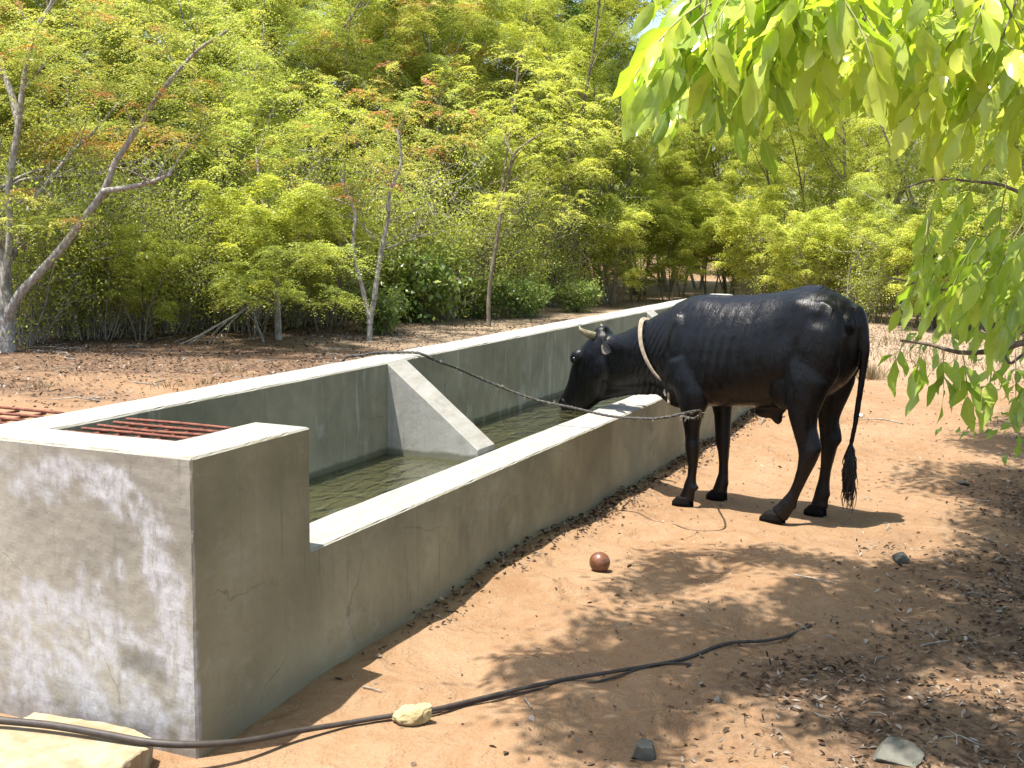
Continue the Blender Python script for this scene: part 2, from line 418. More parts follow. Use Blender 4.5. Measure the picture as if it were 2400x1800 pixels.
def divider(x0, x1, parent, name='divider'):
    y1, y0 = TW-WT-.001, WN+.002; prof = []
    n = 14; vs = []; fs = []
    ztop = lambda y: HN+.026 + (TH-.004-HN-.026)*(y-y0)/(y1-y0)
    ysn = np.linspace(y0, y1, n); xsn = [x0, x0+.006, (x0+x1)/2, x1-.006, x1]
    g = {}
    for i, x in enumerate(xsn):
        for j, y in enumerate(ysn):
            e = i in (0, 4)
            g[i, j] = len(vs); vs.append((x, y+(.003 if j == 0 and e else 0), ztop(y)-(.004 if e else 0)+.002*noise.noise(Vector((x*7, y*9, 3)))))
    zz = [.0, .2, .4]
    for i in range(4):
        for j in range(n-1): fs.append((g[i, j], g[i+1, j], g[i+1, j+1], g[i, j+1]))
    for i in (0, 4):
        pr = [g[i, j] for j in range(n)]
        bots = []
        for j, y in enumerate(ysn): bots.append(len(vs)); vs.append((xsn[i], y, .05))
        for j in range(n-1):
            q = (pr[j], pr[j+1], bots[j+1], bots[j]); fs.append(q if i == 0 else q[::-1])
        if i == 0: b0 = bots
        else: b4 = bots
    fs.append([g[i, 0] for i in range(5)][::-1]+[b0[0], b4[0]])
    return mesh_obj(name, vs, fs, M_div, parent, smooth=False)
for xr in XR: divider(xr, xr+TR, trough)
divider(TL-.19, TL-.001, trough, 'end_wall')

def mat_water():
    mt, t, p = new_mat('trough_water'); b = NB(t); c = b.coord('Object')
    n = b.noise(b.mapping(c, (1, 2.2, 1)), 7, 3, .5, .6); n2 = b.noise(c, 2.5, 3, .5)
    p.inputs['Roughness'].default_value = .5; p.inputs['Specular IOR Level'].default_value = 0
    b.link(b.ramp(n2, [(.3, (.085, .085, .035)), (.7, (.13, .125, .055))]), p.inputs['Base Color'])
    bm_ = b.bump(n, .8, .02)
    trn = b.n('ShaderNodeBsdfTransparent', {0: (.80, .82, .55, 1)}); mx = b.n('ShaderNodeMixShader', {0: .52}); b.link(trn.outputs[0], mx.inputs[1]); b.link(p.outputs[0], mx.inputs[2])
    gl_ = b.n('ShaderNodeBsdfGlossy', {'Roughness': .02, 'Normal': bm_}); fr = b.n('ShaderNodeFresnel', {'IOR': 1.33, 'Normal': bm_})
    m2_ = b.n('ShaderNodeMixShader', {0: b.math('MULTIPLY', fr.outputs[0], 1.9, clamp=True)}); b.link(mx.outputs[0], m2_.inputs[1]); b.link(gl_.outputs[0], m2_.inputs[2])
    b.link(m2_.outputs[0], t.nodes['Material Output'].inputs[0])
    return mt
M_water = mat_water()
bx = [WF]+XR+[TL-.19]
wv = []; wf = []
for a, b_ in ((WF, XR[0]), (XR[0]+TR, XR[1]), (XR[1]+TR, TL-.19)):
    k = len(wv); wv += [(a, WN, WATER), (b_, WN, WATER), (b_, TW-WT, WATER), (a, TW-WT, WATER)]; wf.append((k, k+1, k+2, k+3))
water = mesh_obj('water', wv, wf, M_water, smooth=False); tag(water, kind='structure')

# grates
def grate(name, x_list, y0, y1, z, cross_y, x0, x1, label, r=.0052, legs=False):
    g = tag(empty(name, (0, 0, 0)), label, 'metal grate', 'rusty bar grates at the trough')
    for x in x_list:
        T = Tubes(); T.tube(smooth_path([(x+rnd.uniform(-.003, .003), y0, z), (x+rnd.uniform(-.004, .004), (y0+y1)/2, z+rnd.uniform(-.003, .003)), (x, y1+rnd.uniform(-.012, .0), z)], 8), r, 8); T.build('bar', M_rust, g)
    for y in cross_y:
        T = Tubes(); T.tube([(x0, y, z-.010), ((x0+x1)/2, y+rnd.uniform(-.004, .004), z-.0095), (x1, y, z-.010)], r*.9, 8); T.build('cross_bar', M_rust, g)
    if legs:
        for x in (x_list[0], x_list[-1]):
            for y in (y0+.02, y1-.05):
                T = Tubes(); T.tube([(x, y, z-.008), (x, y, -.1)], r, 6); T.build('leg', M_rust, g)
    return g
grate('bar_grate', [.205, .275, .345, .415, .485], WN+.003, TW-WT-.045, TH-.006, [.25, .33, .41, .49, .57], .193, .50, 'rust red bar grate lying over the box end of the trough')
grate('bar_grate', [.225, .30, .385, .475], TW+.004, 2.0, TH-.004, [1.0, 1.12, 1.24, 1.36, 1.5, 1.64, 1.8], .2, .495, 'rust red bar grate on legs behind the trough, at the left edge', legs=True)

# ------------------------------------------------------------------ cow
HD = np.array([.25, .97]); HD /= np.linalg.norm(HD)
CO = np.array([4.42*.86, -.86*.86])
def mat_coat():
    mt, t, p = new_mat('black_coat'); b = NB(t); c = b.coord('Object')
    n = b.noise(c, 5, 5, .6, .4); fine = b.noise(b.mapping(c, (1, 1, .35)), 170, 3, .6); mid = b.noise(b.mapping(c, (1.6, 1, .7)), 16, 4, .6, 1.2)
    col = b.ramp(n, [(.35, (.0010, .0012, .0020)), (.6, (.0018, .0018, .0024)), (.8, (.0035, .0028, .0026))])
    s = b.n('ShaderNodeSeparateXYZ', {0: c}).outputs[2]
    col = b.mix(b.math('MULTIPLY', b.maprange(s, .55, .2), .8), col, (.0035, .0022, .002))
    b.link(col, p.inputs['Base Color'])
    b.link(b.maprange(mid, .3, .7, .28, .48), p.inputs['Roughness']); p.inputs['Specular IOR Level'].default_value = .27
    p.inputs['Sheen Weight'].default_value = .0; p.inputs['Sheen Roughness'].default_value = .4
    h = b.math('ADD', b.math('MULTIPLY', mid, .62), b.math('MULTIPLY', fine, .24))
    b.link(b.bump(h, .5, .012), p.inputs['Normal']); return mt
M_coat = mat_coat()
M_horn = mat_plain('horn', (.21, .185, .11), .4, .5, 22, .5, .3, .002, mapscale=(1, 1, 3), col2=(.085, .07, .04))
M_hoof = mat_plain('hoof', (.006, .005, .0045), .8, .15, 30, .5, .4, .002)
M_eye = mat_plain('eye', (.006, .005, .004), .08, .6, 5, .1, 0)
M_earin = mat_plain('ear_skin', (.13, .105, .08), .6, .3, 30, .4)
M_muz = mat_plain('muzzle_skin', (.018, .017, .018), .38, .5, 60, .4, .5, .003)
M_tailhair = mat_plain('tail_hair', (.014, .011, .009), .5, .4, 80, .4)
M_collar = mat_plain('rope_collar', (.36, .30, .23), .9, .2, 60, .4, .6, .003, col2=(.24, .19, .14))
cow = tag(empty('cow', (CO[0], CO[1], 0), math.atan2(HD[1], HD[0])), 'lean black cow with short horns and rope collar, drinking from the trough', 'cow')

def build_cow_body():
    bm = bmesh.new()
    def loft(rings, n=20, ex=2.0):
        """rings: (center, axisA(vec), axisB(vec), ra, rb[, rb_down]) closed with caps"""
        loops = []
        for rg in rings:
            c, A, B, ra, rb = rg[:5]; rbd = rg[5] if len(rg) > 5 else rb
            c = Vector(c); A = Vector(A).normalized(); B = Vector(B).normalized(); L = []
            for j in range(n):
                a = 2*math.pi*j/n; ca, sa = math.cos(a), math.sin(a)
                ca = math.copysign(abs(ca)**(2/ex), ca); sa = math.copysign(abs(sa)**(2/ex), sa)
                L.append(bm.verts.new(c + A*ca*ra + B*sa*(rb if sa > 0 else rbd)))
            loops.append(L)
        for a, b in zip(loops, loops[1:]):
            for j in range(n): bm.faces.new((a[j], a[(j+1) % n], b[(j+1) % n], b[j]))
        bm.faces.new(loops[0][::-1]); bm.faces.new(loops[-1])
    Y, Z, X = (0, 1, 0), (0, 0, 1), (1, 0, 0)
    # trunk: x, top, bottom, half width, height of widest point (0..1), exponent
    tr = [(-.575, 1.07, .86, .05, .6), (-.555, 1.105, .80, .10, .6), (-.50, 1.155, .72, .150, .6), (-.43, 1.190, .66, .178, .62), (-.36, 1.210, .62, .195, .64),
          (-.28, 1.208, .60, .205, .60), (-.18, 1.185, .575, .200, .50), (-.05, 1.158, .560, .205, .44), (.08, 1.143, .553, .212, .42), (.20, 1.135, .540, .205, .42),
          (.32, 1.138, .528, .180, .42), (.41, 1.120, .520, .155, .44), (.48, 1.092, .545, .132, .45), (.55, 1.055, .60, .112, .5), (.63, 1.010, .615, .097, .52),
          (.72, .962, .600, .088, .55), (.80, .922, .590, .084, .58), (.88, .893, .575, .080, .6), (.95, .880, .585, .070, .62), (1.0, .87, .66, .05, .6)]
    rings = []
    for x, tp, bt, wd, f in tr:
        c = bt+(tp-bt)*f; rings.append(((x, 0, c), Y, Z, wd, tp-c, c-bt))
    loft(rings, 32, 2.15)
    # spine ridge
    loft([((x, 0, z-.05), Y, Z, .035, .055) for x, z in ((-.5, 1.155), (-.36, 1.222), (-.28, 1.218), (-.1, 1.170), (.1, 1.148), (.3, 1.145), (.4, 1.128), (.5, 1.085))], 12)
    # dewlap
    loft([((x, 0, z), Y, Z, w, h) for x, z, w, h in ((1.05, .535, .03, .06), (.98, .555, .026, .065), (.90, .585, .024, .07), (.80, .615, .022, .075), (.70, .64, .022, .085), (.60, .655, .024, .095), (.50, .60, .035, .09), (.42, .56, .05, .06))], 12)
    # head, from poll to muzzle: front point, depth, half width
    d = Vector((.49, 0, -.87)).normalized(); nb = Vector((-.87, 0, -.49)).normalized()
    hs = [((.965, .915), .06, .045), ((1.0, .905), .12, .066), ((1.045, .872), .18, .086), ((1.09, .825), .215, .098), ((1.13, .775), .245, .100), ((1.163, .72), .265, .094), ((1.188, .66), .262, .082),
          ((1.208, .60), .240, .070), ((1.228, .548), .205, .060), ((1.248, .50), .175, .056), ((1.262, .465), .150, .058), ((1.262, .442), .120, .050), ((1.25, .432), .075, .035)]
    loft([((fx+nb.x*dp/2, 0, fz+nb.z*dp/2), Y, nb, w, dp/2) for (fx, fz), dp, w in hs], 24, 2.4)
    # brow, cheek, jaw, lips
    def ell(c, r, rot=0, n=14):
        c = Vector(c); M = Matrix.Rotation(rot, 3, 'Y'); rg = []
        for i in range(1, 8):
            a = math.pi*i/8; rg.append((c+M@Vector((math.cos(a)*r[0], 0, 0)), M@Vector((0, 1, 0)), M@Vector((0, 0, 1)), math.sin(a)*r[1], math.sin(a)*r[2]))
        loft(rg, n)
    for s in (-1, 1):
        ell((1.108, s*.078, .750), (.05, .032, .042), .9)                 # orbit
        ell((.985, s*.062, .70), (.10, .038, .10), .9)                    # cheek
        ell((1.225, s*.036, .47), (.045, .026, .035), 1.0)                # nostril pad
        ell((.385, s*.115, .84), (.08, .052, .21), .16)                     # shoulder blade
        ell((.40, s*.108, .70), (.085, .048, .12), 0)                    # point of shoulder
        ell((-.525, s*.080, 1.03), (.05, .035, .06), 0)                    # pin bone
        ell((-.40, s*.130, .90), (.145, .080, .26), -.1)                  # thigh
        ell((-.22, s*.12, .72), (.10, .06, .15), .3)                      # stifle fold
    ell((1.155, 0, .455), (.06, .045, .03), .35)                          # lower lip
    ell((.985, 0, .905), (.05, .05, .03), .3)                              # poll tuft
    ell((-.10, 0, .555), (.10, .035, .05), .25); ell((-.133, 0, .525), (.035, .026, .055), .35)   # navel sheath
    def leg(path, tilt=None):
        rg = []
        for k, (x, y, z, a, b) in enumerate(path):
            p0 = path[max(0, k-1)]; p1 = path[min(len(path)-1, k+1)]
            t = Vector((p1[0]-p0[0], p1[1]-p0[1], p1[2]-p0[2])).normalized()
            ax = Vector((1, 0, 0)); ax = (ax-t*ax.dot(t)).normalized(); bx_ = t.cross(ax).normalized()
            rg.append(((x, y, z), ax, bx_, a, b))
        loft(rg, 18, 2.1)
    # near fore (left), far fore, near hind, far hind
    leg([(.36, .12, .80, .10, .06), (.325, .135, .68, .105, .064), (.300, .138, .61, .098, .062), (.292, .138, .555, .088, .056), (.296, .138, .49, .060, .048), (.298, .136, .43, .045, .040), (.295, .134, .37, .040, .038), (.291, .134, .325, .042, .040),
         (.288, .134, .28, .035, .033), (.286, .134, .22, .027, .025), (.288, .134, .16, .026, .024), (.297, .135, .105, .036, .032), (.305, .136, .075, .034, .033), (.314, .137, .045, .040, .038), (.318, .138, .028, .046, .042)])
    leg([(.34, -.12, .80, .09, .06), (.29, -.128, .66, .085, .058), (.262, -.13, .56, .066, .052), (.252, -.13, .47, .050, .044), (.250, -.13, .38, .045, .040), (.245, -.13, .32, .043, .040),
         (.240, -.13, .27, .034, .032), (.238, -.13, .20, .027, .025), (.236, -.13, .14, .028, .026), (.242, -.13, .095, .037, .032), (.250, -.13, .06, .040, .036), (.256, -.13, .03, .048, .042)])
    leg([(-.36, .13, .86, .13, .07), (-.37, .142, .74, .125, .075), (-.352, .148, .64, .098, .065), (-.352, .150, .56, .078, .054), (-.365, .150, .49, .066, .044), (-.384, .150, .43, .064, .038), (-.393, .150, .39, .062, .040),
         (-.385, .150, .345, .050, .038), (-.368, .150, .28, .037, .031), (-.345, .151, .21, .031, .027), (-.320, .153, .15, .032, .028), (-.295, .155, .10, .042, .035), (-.270, .157, .065, .046, .036), (-.245, .158, .035, .055, .042)])
    leg([(-.38, -.13, .86, .13, .07), (-.39, -.135, .72, .11, .07), (-.372, -.138, .60, .076, .056), (-.366, -.138, .52, .058, .046), (-.370, -.138, .45, .052, .038), (-.376, -.138, .40, .055, .040),
         (-.372, -.138, .34, .042, .036), (-.364, -.138, .26, .032, .028), (-.356, -.138, .18, .030, .027), (-.350, -.138, .12, .040, .034), (-.342, -.138, .08, .042, .036), (-.335, -.138, .035, .052, .042)])
    loft([((-.405, .150, .50), X, Y, .018, .012), ((-.430, .150, .45), X, Y, .018, .014), ((-.440, .150, .405), X, Y, .020, .020), ((-.42, .150, .375), X, Y, .02, .018)], 12)   # point of hock
    loft([((-.41, -.138, .50), X, Y, .016, .012), ((-.425, -.138, .45), X, Y, .016, .014), ((-.43, -.138, .405), X, Y, .018, .018), ((-.41, -.138, .375), X, Y, .02, .018)], 12)
    # dew claws
    for x, y, z in ((.262, .118, .098), (.262, .152, .098), (.21, -.13, .088), (-.325, .14, .085), (-.325, .17, .085), (-.385, -.138, .11)):
        ell((x, y, z), (.012, .010, .016), 0, 8)
    # tail
    tp = smooth_path([(-.52, 0, 1.13), (-.565, 0, 1.09), (-.592, .0, 1.00), (-.600, 0, .88), (-.592, 0, .76), (-.580, 0, .64), (-.568, 0, .53), (-.552, 0, .43), (-.548, 0, .37)], 3)
    loft([(tuple(q), X, Y, r, r) for q, r in zip(tp, np.interp(np.linspace(0, 1, len(tp)), [0, .12, .3, .6, 1], [.045, .034, .026, .017, .012]))], 10)
    me = bpy.data.meshes.new('body'); bm.to_mesh(me); bm.free()
    ob = bpy.data.objects.new('body', me); COL.objects.link(ob)
    r = ob.modifiers.new('r', 'REMESH'); r.mode = 'VOXEL'; r.voxel_size = .0082; r.use_smooth_shade = True
    s = ob.modifiers.new('s', 'SMOOTH'); s.factor = .6; s.iterations = 9
    dg = bpy.context.evaluated_depsgraph_get(); ev = ob.evaluated_get(dg)
    m2 = bpy.data.meshes.new_from_object(ev); ob.modifiers.clear(); ob.data = m2; m2.name = 'body'
    m2.materials.clear(); m2.materials.append(M_coat)
    nv = len(m2.vertices); co = np.empty(nv*3, dtype=np.float32); m2.vertices.foreach_get('co', co); co = co.reshape(-1, 3)
    no = np.empty(nv*3, dtype=np.float32); m2.vertices.foreach_get('normal', no); no = no.reshape(-1, 3)
    x, y, z = co[:, 0], co[:, 1], co[:, 2]; sd = np.sign(y)
    def bell(v, a, b, s): return 1/(1+np.exp(-(v-a)/s))*1/(1+np.exp((v-b)/s))
    side = np.clip(np.abs(no[:, 1]), 0, 1)
    dsp = np.zeros(nv)
    dsp += .013*np.exp(-((x+.30)/.05)**2-((z-1.13)/.035)**2-((np.abs(y)-.15)/.06)**2)
    dsp += .012*np.exp(-((x+.53)/.03)**2-((z-1.04)/.03)**2-((np.abs(y)-.10)/.04)**2)
    dsp -= .006*np.exp(-((z-1.06-.25*(x+.4))/.03)**2-((x+.41)/.05)**2)*side
    # ribs
    rz = bell(z, .66, 1.02, .03)*bell(x, -.14, .25, .03)*side
    dsp += .0024*(1+.8*np.sin(x*9+z*7))*np.sin((x+.16*(z-.8))*2*math.pi/.058)*rz
    # hollow flank, hollow behind shoulder, muscle edges
    dsp -= .020*np.exp(-((x+.235)/.055)**2-((z-.98)/.10)**2)*side
    dsp -= .010*np.exp(-((x-.265)/.03)**2-((z-.86)/.16)**2)*side
    dsp -= .012*np.exp(-((x+.44)/.035)**2-((z-1.08)/.06)**2)*side
    dsp += .008*np.exp(-((x+.30-.25*(z-.8))/.03)**2-((z-.82)/.15)**2)*side
    dsp -= .008*np.exp(-(((x-.46)+.35*(z-.85))/.022)**2-((z-.85)/.18)**2)*side
    # neck wrinkles
    nk = bell(x, .50, .72, .02)*side
    dsp += .0022*np.sin((x+.5*(z-.8))*2*math.pi/.036)*nk
    # knee and hock tendons
    dsp -= .010*np.exp(-((x+.405)/.010)**2-((z-.50)/.07)**2)*(y > .1)*side
    # mouth line and nostril
    P = co.astype(float); nz_ = np.array([noise.noise(Vector((a*9, b*9, c*9))) for a, b, c in P[:, :3]])
    dsp += .0035*nz_
    mouth = np.abs((z-.435)-.42*(x-1.13)+.0)
    dsp -= .007*np.exp(-(((z-.478)-.55*(x-1.19))/.006)**2)*(x > 1.13)*(x < 1.25)*(z < .52)*side
    for s_ in (-1, 1):
        dsp -= .014*np.exp(-((x-1.243)/.012)**2-((y-s_*.038)/.012)**2-((z-.487)/.010)**2)
    co = co+no*dsp[:, None].astype(np.float32)
    m2.vertices.foreach_set('co', co.astype(np.float32).ravel()); m2.polygons.foreach_set('use_smooth', [True]*len(m2.polygons)); m2.update()
    ob.parent = cow
    return ob
build_cow_body()

def cone_path(name, pts, rads, mat, parent, n=14):
    T = Tubes(); P = smooth_path(pts, 5); rr = np.interp(np.linspace(0, 1, len(P)), np.linspace(0, 1, len(rads)), rads); T.tube(P, list(rr), n); return T.build(name, mat, parent)
for s in (1, -1):
    cone_path('horn', [(1.0, s*.055, .878), (1.018, s*.082, .888), (1.040, s*.102, .900), (1.058, s*.112, .915), (1.070, s*.112, .935)], [.023, .022, .018, .012, .003], M_horn, cow)
    # ear: a cupped leaf swept back
    vs = []; fs = []; nu, nvv = 9, 7
    base = Vector((.925, s*.080, .855)); tip = Vector((.790, s*.185, .805)); ax = tip-base; L = ax.length; ax.normalize()
    upv = Vector((.25, s*.0, 1)); upv = (upv-ax*upv.dot(ax)).normalized(); outv = ax.cross(upv).normalized()
    if outv.x > 0: outv = -outv
    for side_ in (0, 1):
        for i in range(nu):
            u = i/(nu-1); wd = .050*math.sin(math.pi*min(1, .12+u*.9))**.7*(1-.25*u)
            for j in range(nvv):
                v = j/(nvv-1)*2-1
                cup = .028*(v*v)*math.sin(math.pi*(.15+.8*u)) - (0 if side_ == 0 else .006*(1-v*v)*math.sin(math.pi*u))
                vs.append(tuple(base+ax*L*u+upv*(wd*v)+outv*(-cup if s < 9 else cup)))
    k = nu*nvv
    for i in range(nu-1):
        for j in range(nvv-1):
            q = (i*nvv+j, i*nvv+j+1, (i+1)*nvv+j+1, (i+1)*nvv+j); fs.append(q); fs.append(tuple(a+k for a in q[::-1]))
    e = mesh_obj('ear', vs, fs, M_coat, cow)
    lv = [tuple(Vector(v)+outv*(.0025 if s > 0 else .0025)*(-1)+(base+ax*L*.5-Vector(v))*.12) for v in vs[:k]]; mesh_obj('ear_lining', lv, [q for q in fs if max(q) < k], M_earin, e)
    # eye
    bm = bmesh.new(); bmesh.ops.create_uvsphere(bm, u_segments=16, v_segments=10, radius=.0145)
    me = bpy.data.meshes.new('eye'); bm.to_mesh(me); bm.free(); me.materials.append(M_eye)
    for pl in me.polygons: pl.use_smooth = True
    eo = bpy.data.objects.new('eye', me); COL.objects.link(eo); eo.parent = cow; eo.location = (1.108, s*.100, .738)
# hooves: two claws each
def hoof(cx, cy, yaw=0, L=.052, zb=-.012):
    T = []; vs = []; fs = []
    for s in (-1, 1):
        b = len(vs); rings = [(-.012, 0, 1.0, 1.0), (.012, 0, .97, .97), (.034, -.006, .82, .86), (.046, -.010, .66, .72)]; n = 14
        for z, dx, sl_, sw in rings:
            for j in range(n):
                a = 2*math.pi*j/n; lx = math.cos(a)*L*sl_; lx = lx+.010*(lx > 0)*(1 if z < .02 else .3)
                ly = math.sin(a)*.021*sw*(1-.25*max(0, math.cos(a)))
                px, py = dx+lx+.012, s*.0215+ly
                vs.append((cx+px*math.cos(yaw)-py*math.sin(yaw), cy+px*math.sin(yaw)+py*math.cos(yaw), zb+.012+z))
        for i in range(3):
            for j in range(n): fs.append((b+i*n+j, b+i*n+(j+1) % n, b+(i+1)*n+(j+1) % n, b+(i+1)*n+j))
        fs.append([b+j for j in range(n)][::-1]); fs.append([b+3*n+j for j in range(n)])
    return mesh_obj('hoof', vs, fs, M_hoof, cow)
hoof(.322, .138); hoof(.258, -.130); hoof(-.225, .158, .05, .060, -.012); hoof(-.33, -.138)
# tail tuft
T = Tubes()
for i in range(170):
    a = rnd.uniform(0, 2*math.pi); r0 = rnd.uniform(0, .012); sp = rnd.uniform(.2, 1); ln = rnd.uniform(.14, .27)
    st = rnd.uniform(.0, .10); x0, y0, z0 = -.550+r0*math.cos(a), r0*math.sin(a), .42-st
    w1 = .036*sp
    pts = [(x0, y0, z0)]
    for k in range(1, 6):
        u = k/5; bul = math.sin(min(1, u*1.5)*math.pi/2)*w1*(1-.35*u)
        pts.append((x0+math.cos(a)*bul+.006*math.sin(9*u+i), y0+math.sin(a)*bul+.006*math.cos(7*u+i), z0-ln*u))
    T.tube(pts, [.0028, .0032, .003, .0026, .0018, .0008], 4, cap=False)
T.build('tail_tuft', M_tailhair, cow)
# collar: two strands of strap with a knot
def collar():
    T = Tubes()
    ring = [(.70, 0, .990), (.685, .050, .978), (.668, .088, .92), (.645, .104, .845), (.612, .106, .775), (.575, .098, .715), (.535, .080, .668), (.505, .045, .640), (.498, 0, .625)]
    full = ring+[(x, -y, z) for x, y, z in ring[-2:0:-1]]+[ring[0]]
    for off in (-.009, 0, .009):
        T.tube(smooth_path([(x+off*.85, y*1.07, z+off*.45) for i, (x, y, z) in enumerate(full)], 6), .0062, 8)
    c = T.build('collar', M_collar, cow)
    K = Tubes()
    for k in range(3):
        a0 = k*1.1; K.tube([(.498+.02*math.cos(a0+a)*math.cos(k), .062+.016*math.sin(a*2+a0), .642+.022*math.sin(a0+a)) for a in np.linspace(0, 6.28, 14)], .009, 7)
    K.tube(smooth_path([(.492, .065, .635), (.482, .075, .60), (.486, .07, .565), (.478, .078, .535)], 4), [.009]*13, 7)
    K.tube(smooth_path([(.502, .06, .63), (.512, .07, .60), (.500, .075, .575)], 4), [.008]*9, 7)
    K.build('knot', M_collar, c)
collar()

# ------------------------------------------------------------------ rope, hose, stones, ball
M_hose = mat_plain('black_hose', (.045, .034, .027), .6, .5, 40, .4, .2, .001)
M_rope = mat_plain('old_rope', (.10, .095, .085), .8, .3, 120, .5, .6, .002, col2=(.035, .033, .03))
M_fray = mat_plain('fray', (.45, .40, .28), .9, .2)
def rope_strands(name, pts, r, mat, parent=None, n=3, twist=55):
    P = smooth_path(pts, 10); P = [Vector(p) for p in P]; T = Tubes(); L = 0; phs = []
    for i, p in enumerate(P):
        if i: L += (p-P[i-1]).length
        phs.append(L*twist)
    for k in range(n):
        q = []
        for i, p in enumerate(P):
            t = (P[min(i+1, len(P)-1)]-P[max(i-1, 0)]).normalized(); u = t.cross(Vector((0, 0, 1))).normalized(); v = t.cross(u)
            a = phs[i]+k*2*math.pi/n; q.append(p+(u*math.cos(a)+v*math.sin(a))*r*.55)
        T.tube(q, r*.62, 6)
    o = T.build(name, mat, parent); return o, P
RP = [(3.33, -.76, .52), (3.26, -.735, .55)]
rope_px = [(1637, 963, .60), (1560, 978, .575), (1514, 981, .555), (1430, 975, .53), (1340, 955, .56), (1250, 935, .595), (1137, 892, .69), (1068, 862, .775), (1025, 847, .828), (982, 828, .874), (931, 826, .870), (881, 828, .869), (851, 833, .868)]
pts = [gnd(*q) for q in rope_px]
lastp = pts[-1]
# leg of the cow that the rope is tied round
def cowpt(x, y, z): return np.array([CO[0]+HD[0]*x-HD[1]*y, CO[1]+HD[1]*x+HD[0]*y, z])
lg = [cowpt(.298+.056*math.cos(a), .137+.054*math.sin(a), .49+.004*math.sin(a*2)) for a in np.linspace(2.4, -3.6, 12)]
pts = lg + pts
pts += [lastp+np.array([-.03, .09, -.02]), lastp+np.array([-.05, .13, -.16]), lastp+np.array([-.08, .16, -.45]), lastp+np.array([-.12, .24, -.83]), lastp+np.array([-.4, .6, -.845]), lastp+np.array([-.9, .8, -.84])]
rope, RPP = rope_strands('tether_rope', pts, .0066, M_rope, None, 3, 60)
tag(rope, 'dark frayed tether rope hanging across the trough from the far rim to the cow leg', 'rope')
T = Tubes()
for i in range(330):
    k = rnd.randrange(10, int(len(RPP)*.74)); p = RPP[k].lerp(RPP[k+1], rnd.random()); dv = Vector((rnd.gauss(0, 1), rnd.gauss(0, 1), rnd.gauss(.1, 1))).normalized(); ln = rnd.uniform(.008, .032)
    T.tube([p, p+dv*ln*.5, p+dv*ln+Vector((0, 0, -.004))], [.0011, .0009, .0004], 3, cap=False)
ff = T.build('frayed_fibres', M_fray, rope); tag(ff, kind='stuff')

hz = [(-60, 1678, .10), (0, 1688, .085), (120, 1700, .085), (250, 1722, .08), (330, 1737, .075), (400, 1744, .07), (464, 1745, .062), (540, 1741, .05), (600, 1733, .038), (700, 1713, .02), (800, 1697, .010), (870, 1685, .010), (935, 1675, .012), (1020, 1662, .012), (1150, 1631, .012), (1300, 1597, .012), (1450, 1572, .012), (1600, 1545, .012), (1700, 1518, .012), (1790, 1502, .008), (1850, 1498, -.01), (1900, 1495, -.04)]
hp = []
for px, py, z in hz:
    q = gnd(px, py, z)
    if px > 750: q[2] = max(z, gz(q[0], q[1])+.007)
    hp.append(q)
T = Tubes(); T.tube(smooth_path(hp, 6), list(np.interp(np.linspace(0, 1, len(smooth_path(hp, 6))), [0, .3, .5, 1], [.0115, .0105, .008, .0055])), 12); hose = T.build('hose', M_hose)
tag(hose, 'black rubber hose lying on the sand from the slab past the pale stone', 'hose')
# second, thinner strand beside the first (its far half)
hp2 = [gnd(px, py) for px, py in [(1010, 1668), (1100, 1652), (1250, 1618), (1400, 1592), (1500, 1575), (1560, 1562), (1615, 1561), (1610, 1566)]]
for q in hp2: q[2] = gz(q[0], q[1])+.005
T = Tubes(); T.tube(smooth_path(hp2, 6), .0036, 8); tag(T.build('cord', M_hose), 'thin dark cord lying in front of the black hose on the sand', 'cord')

def stone(name, loc, size, mat, seed, label, rz=0, sub=4, rough=.22, flat=.0, cuts=5, group=None):
    rr = random.Random(seed); bm = bmesh.new(); bmesh.ops.create_icosphere(bm, subdivisions=sub, radius=1)
    planes = [(Vector((rr.gauss(0, 1), rr.gauss(0, 1), rr.gauss(0, .8))).normalized(), rr.uniform(.45, .72)) for _ in range(cuts+4)]
    for v in bm.verts:
        p = v.co.copy()
        for n_, d_ in planes:
            e = p.dot(n_)-d_
            if e > 0: p -= n_*e*.99
        k = 1+rough*.5*(noise.fractal(p*1.4+Vector((seed, 0, 0)), 1, 2.1, 4))+.04*noise.fractal(p*7+Vector((seed, 3, 0)), 1, 2, 3)
        p = p*k
        v.co = Vector((p.x*size[0], p.y*size[1], p.z*size[2]))
    me = bpy.data.meshes.new(name); bm.to_mesh(me); bm.free(); me.materials.append(mat)
    for pl in me.polygons: pl.use_smooth = False
    o = bpy.data.objects.new(name, me); COL.objects.link(o); o.location = loc; o.rotation_euler = (0, 0, rz)
    if sub >= 4:
        for pl in me.polygons: pl.use_smooth = True
        try: me.set_sharp_from_angle(angle=R(18))
        except Exception: pass
    return tag(o, label, 'stone', group)
M_st_pale = mat_plain('stone_cream', (.42, .36, .20), .85, .2, 9, .4, .8, .012, col2=(.26, .20, .10))
M_st_grey = mat_plain('stone_grey', (.145, .14, .115), .85, .2, 12, .4, .6, .006, col2=(.08, .075, .06))
M_slab = mat_plain('slab_stone', (.31, .28, .19), .85, .2, 9, .3, .6, .008, col2=(.25, .18, .105))
def gl(px, py, dz=0):
    q = gnd(px, py); q[2] = gz(q[0], q[1])+dz; return tuple(q)
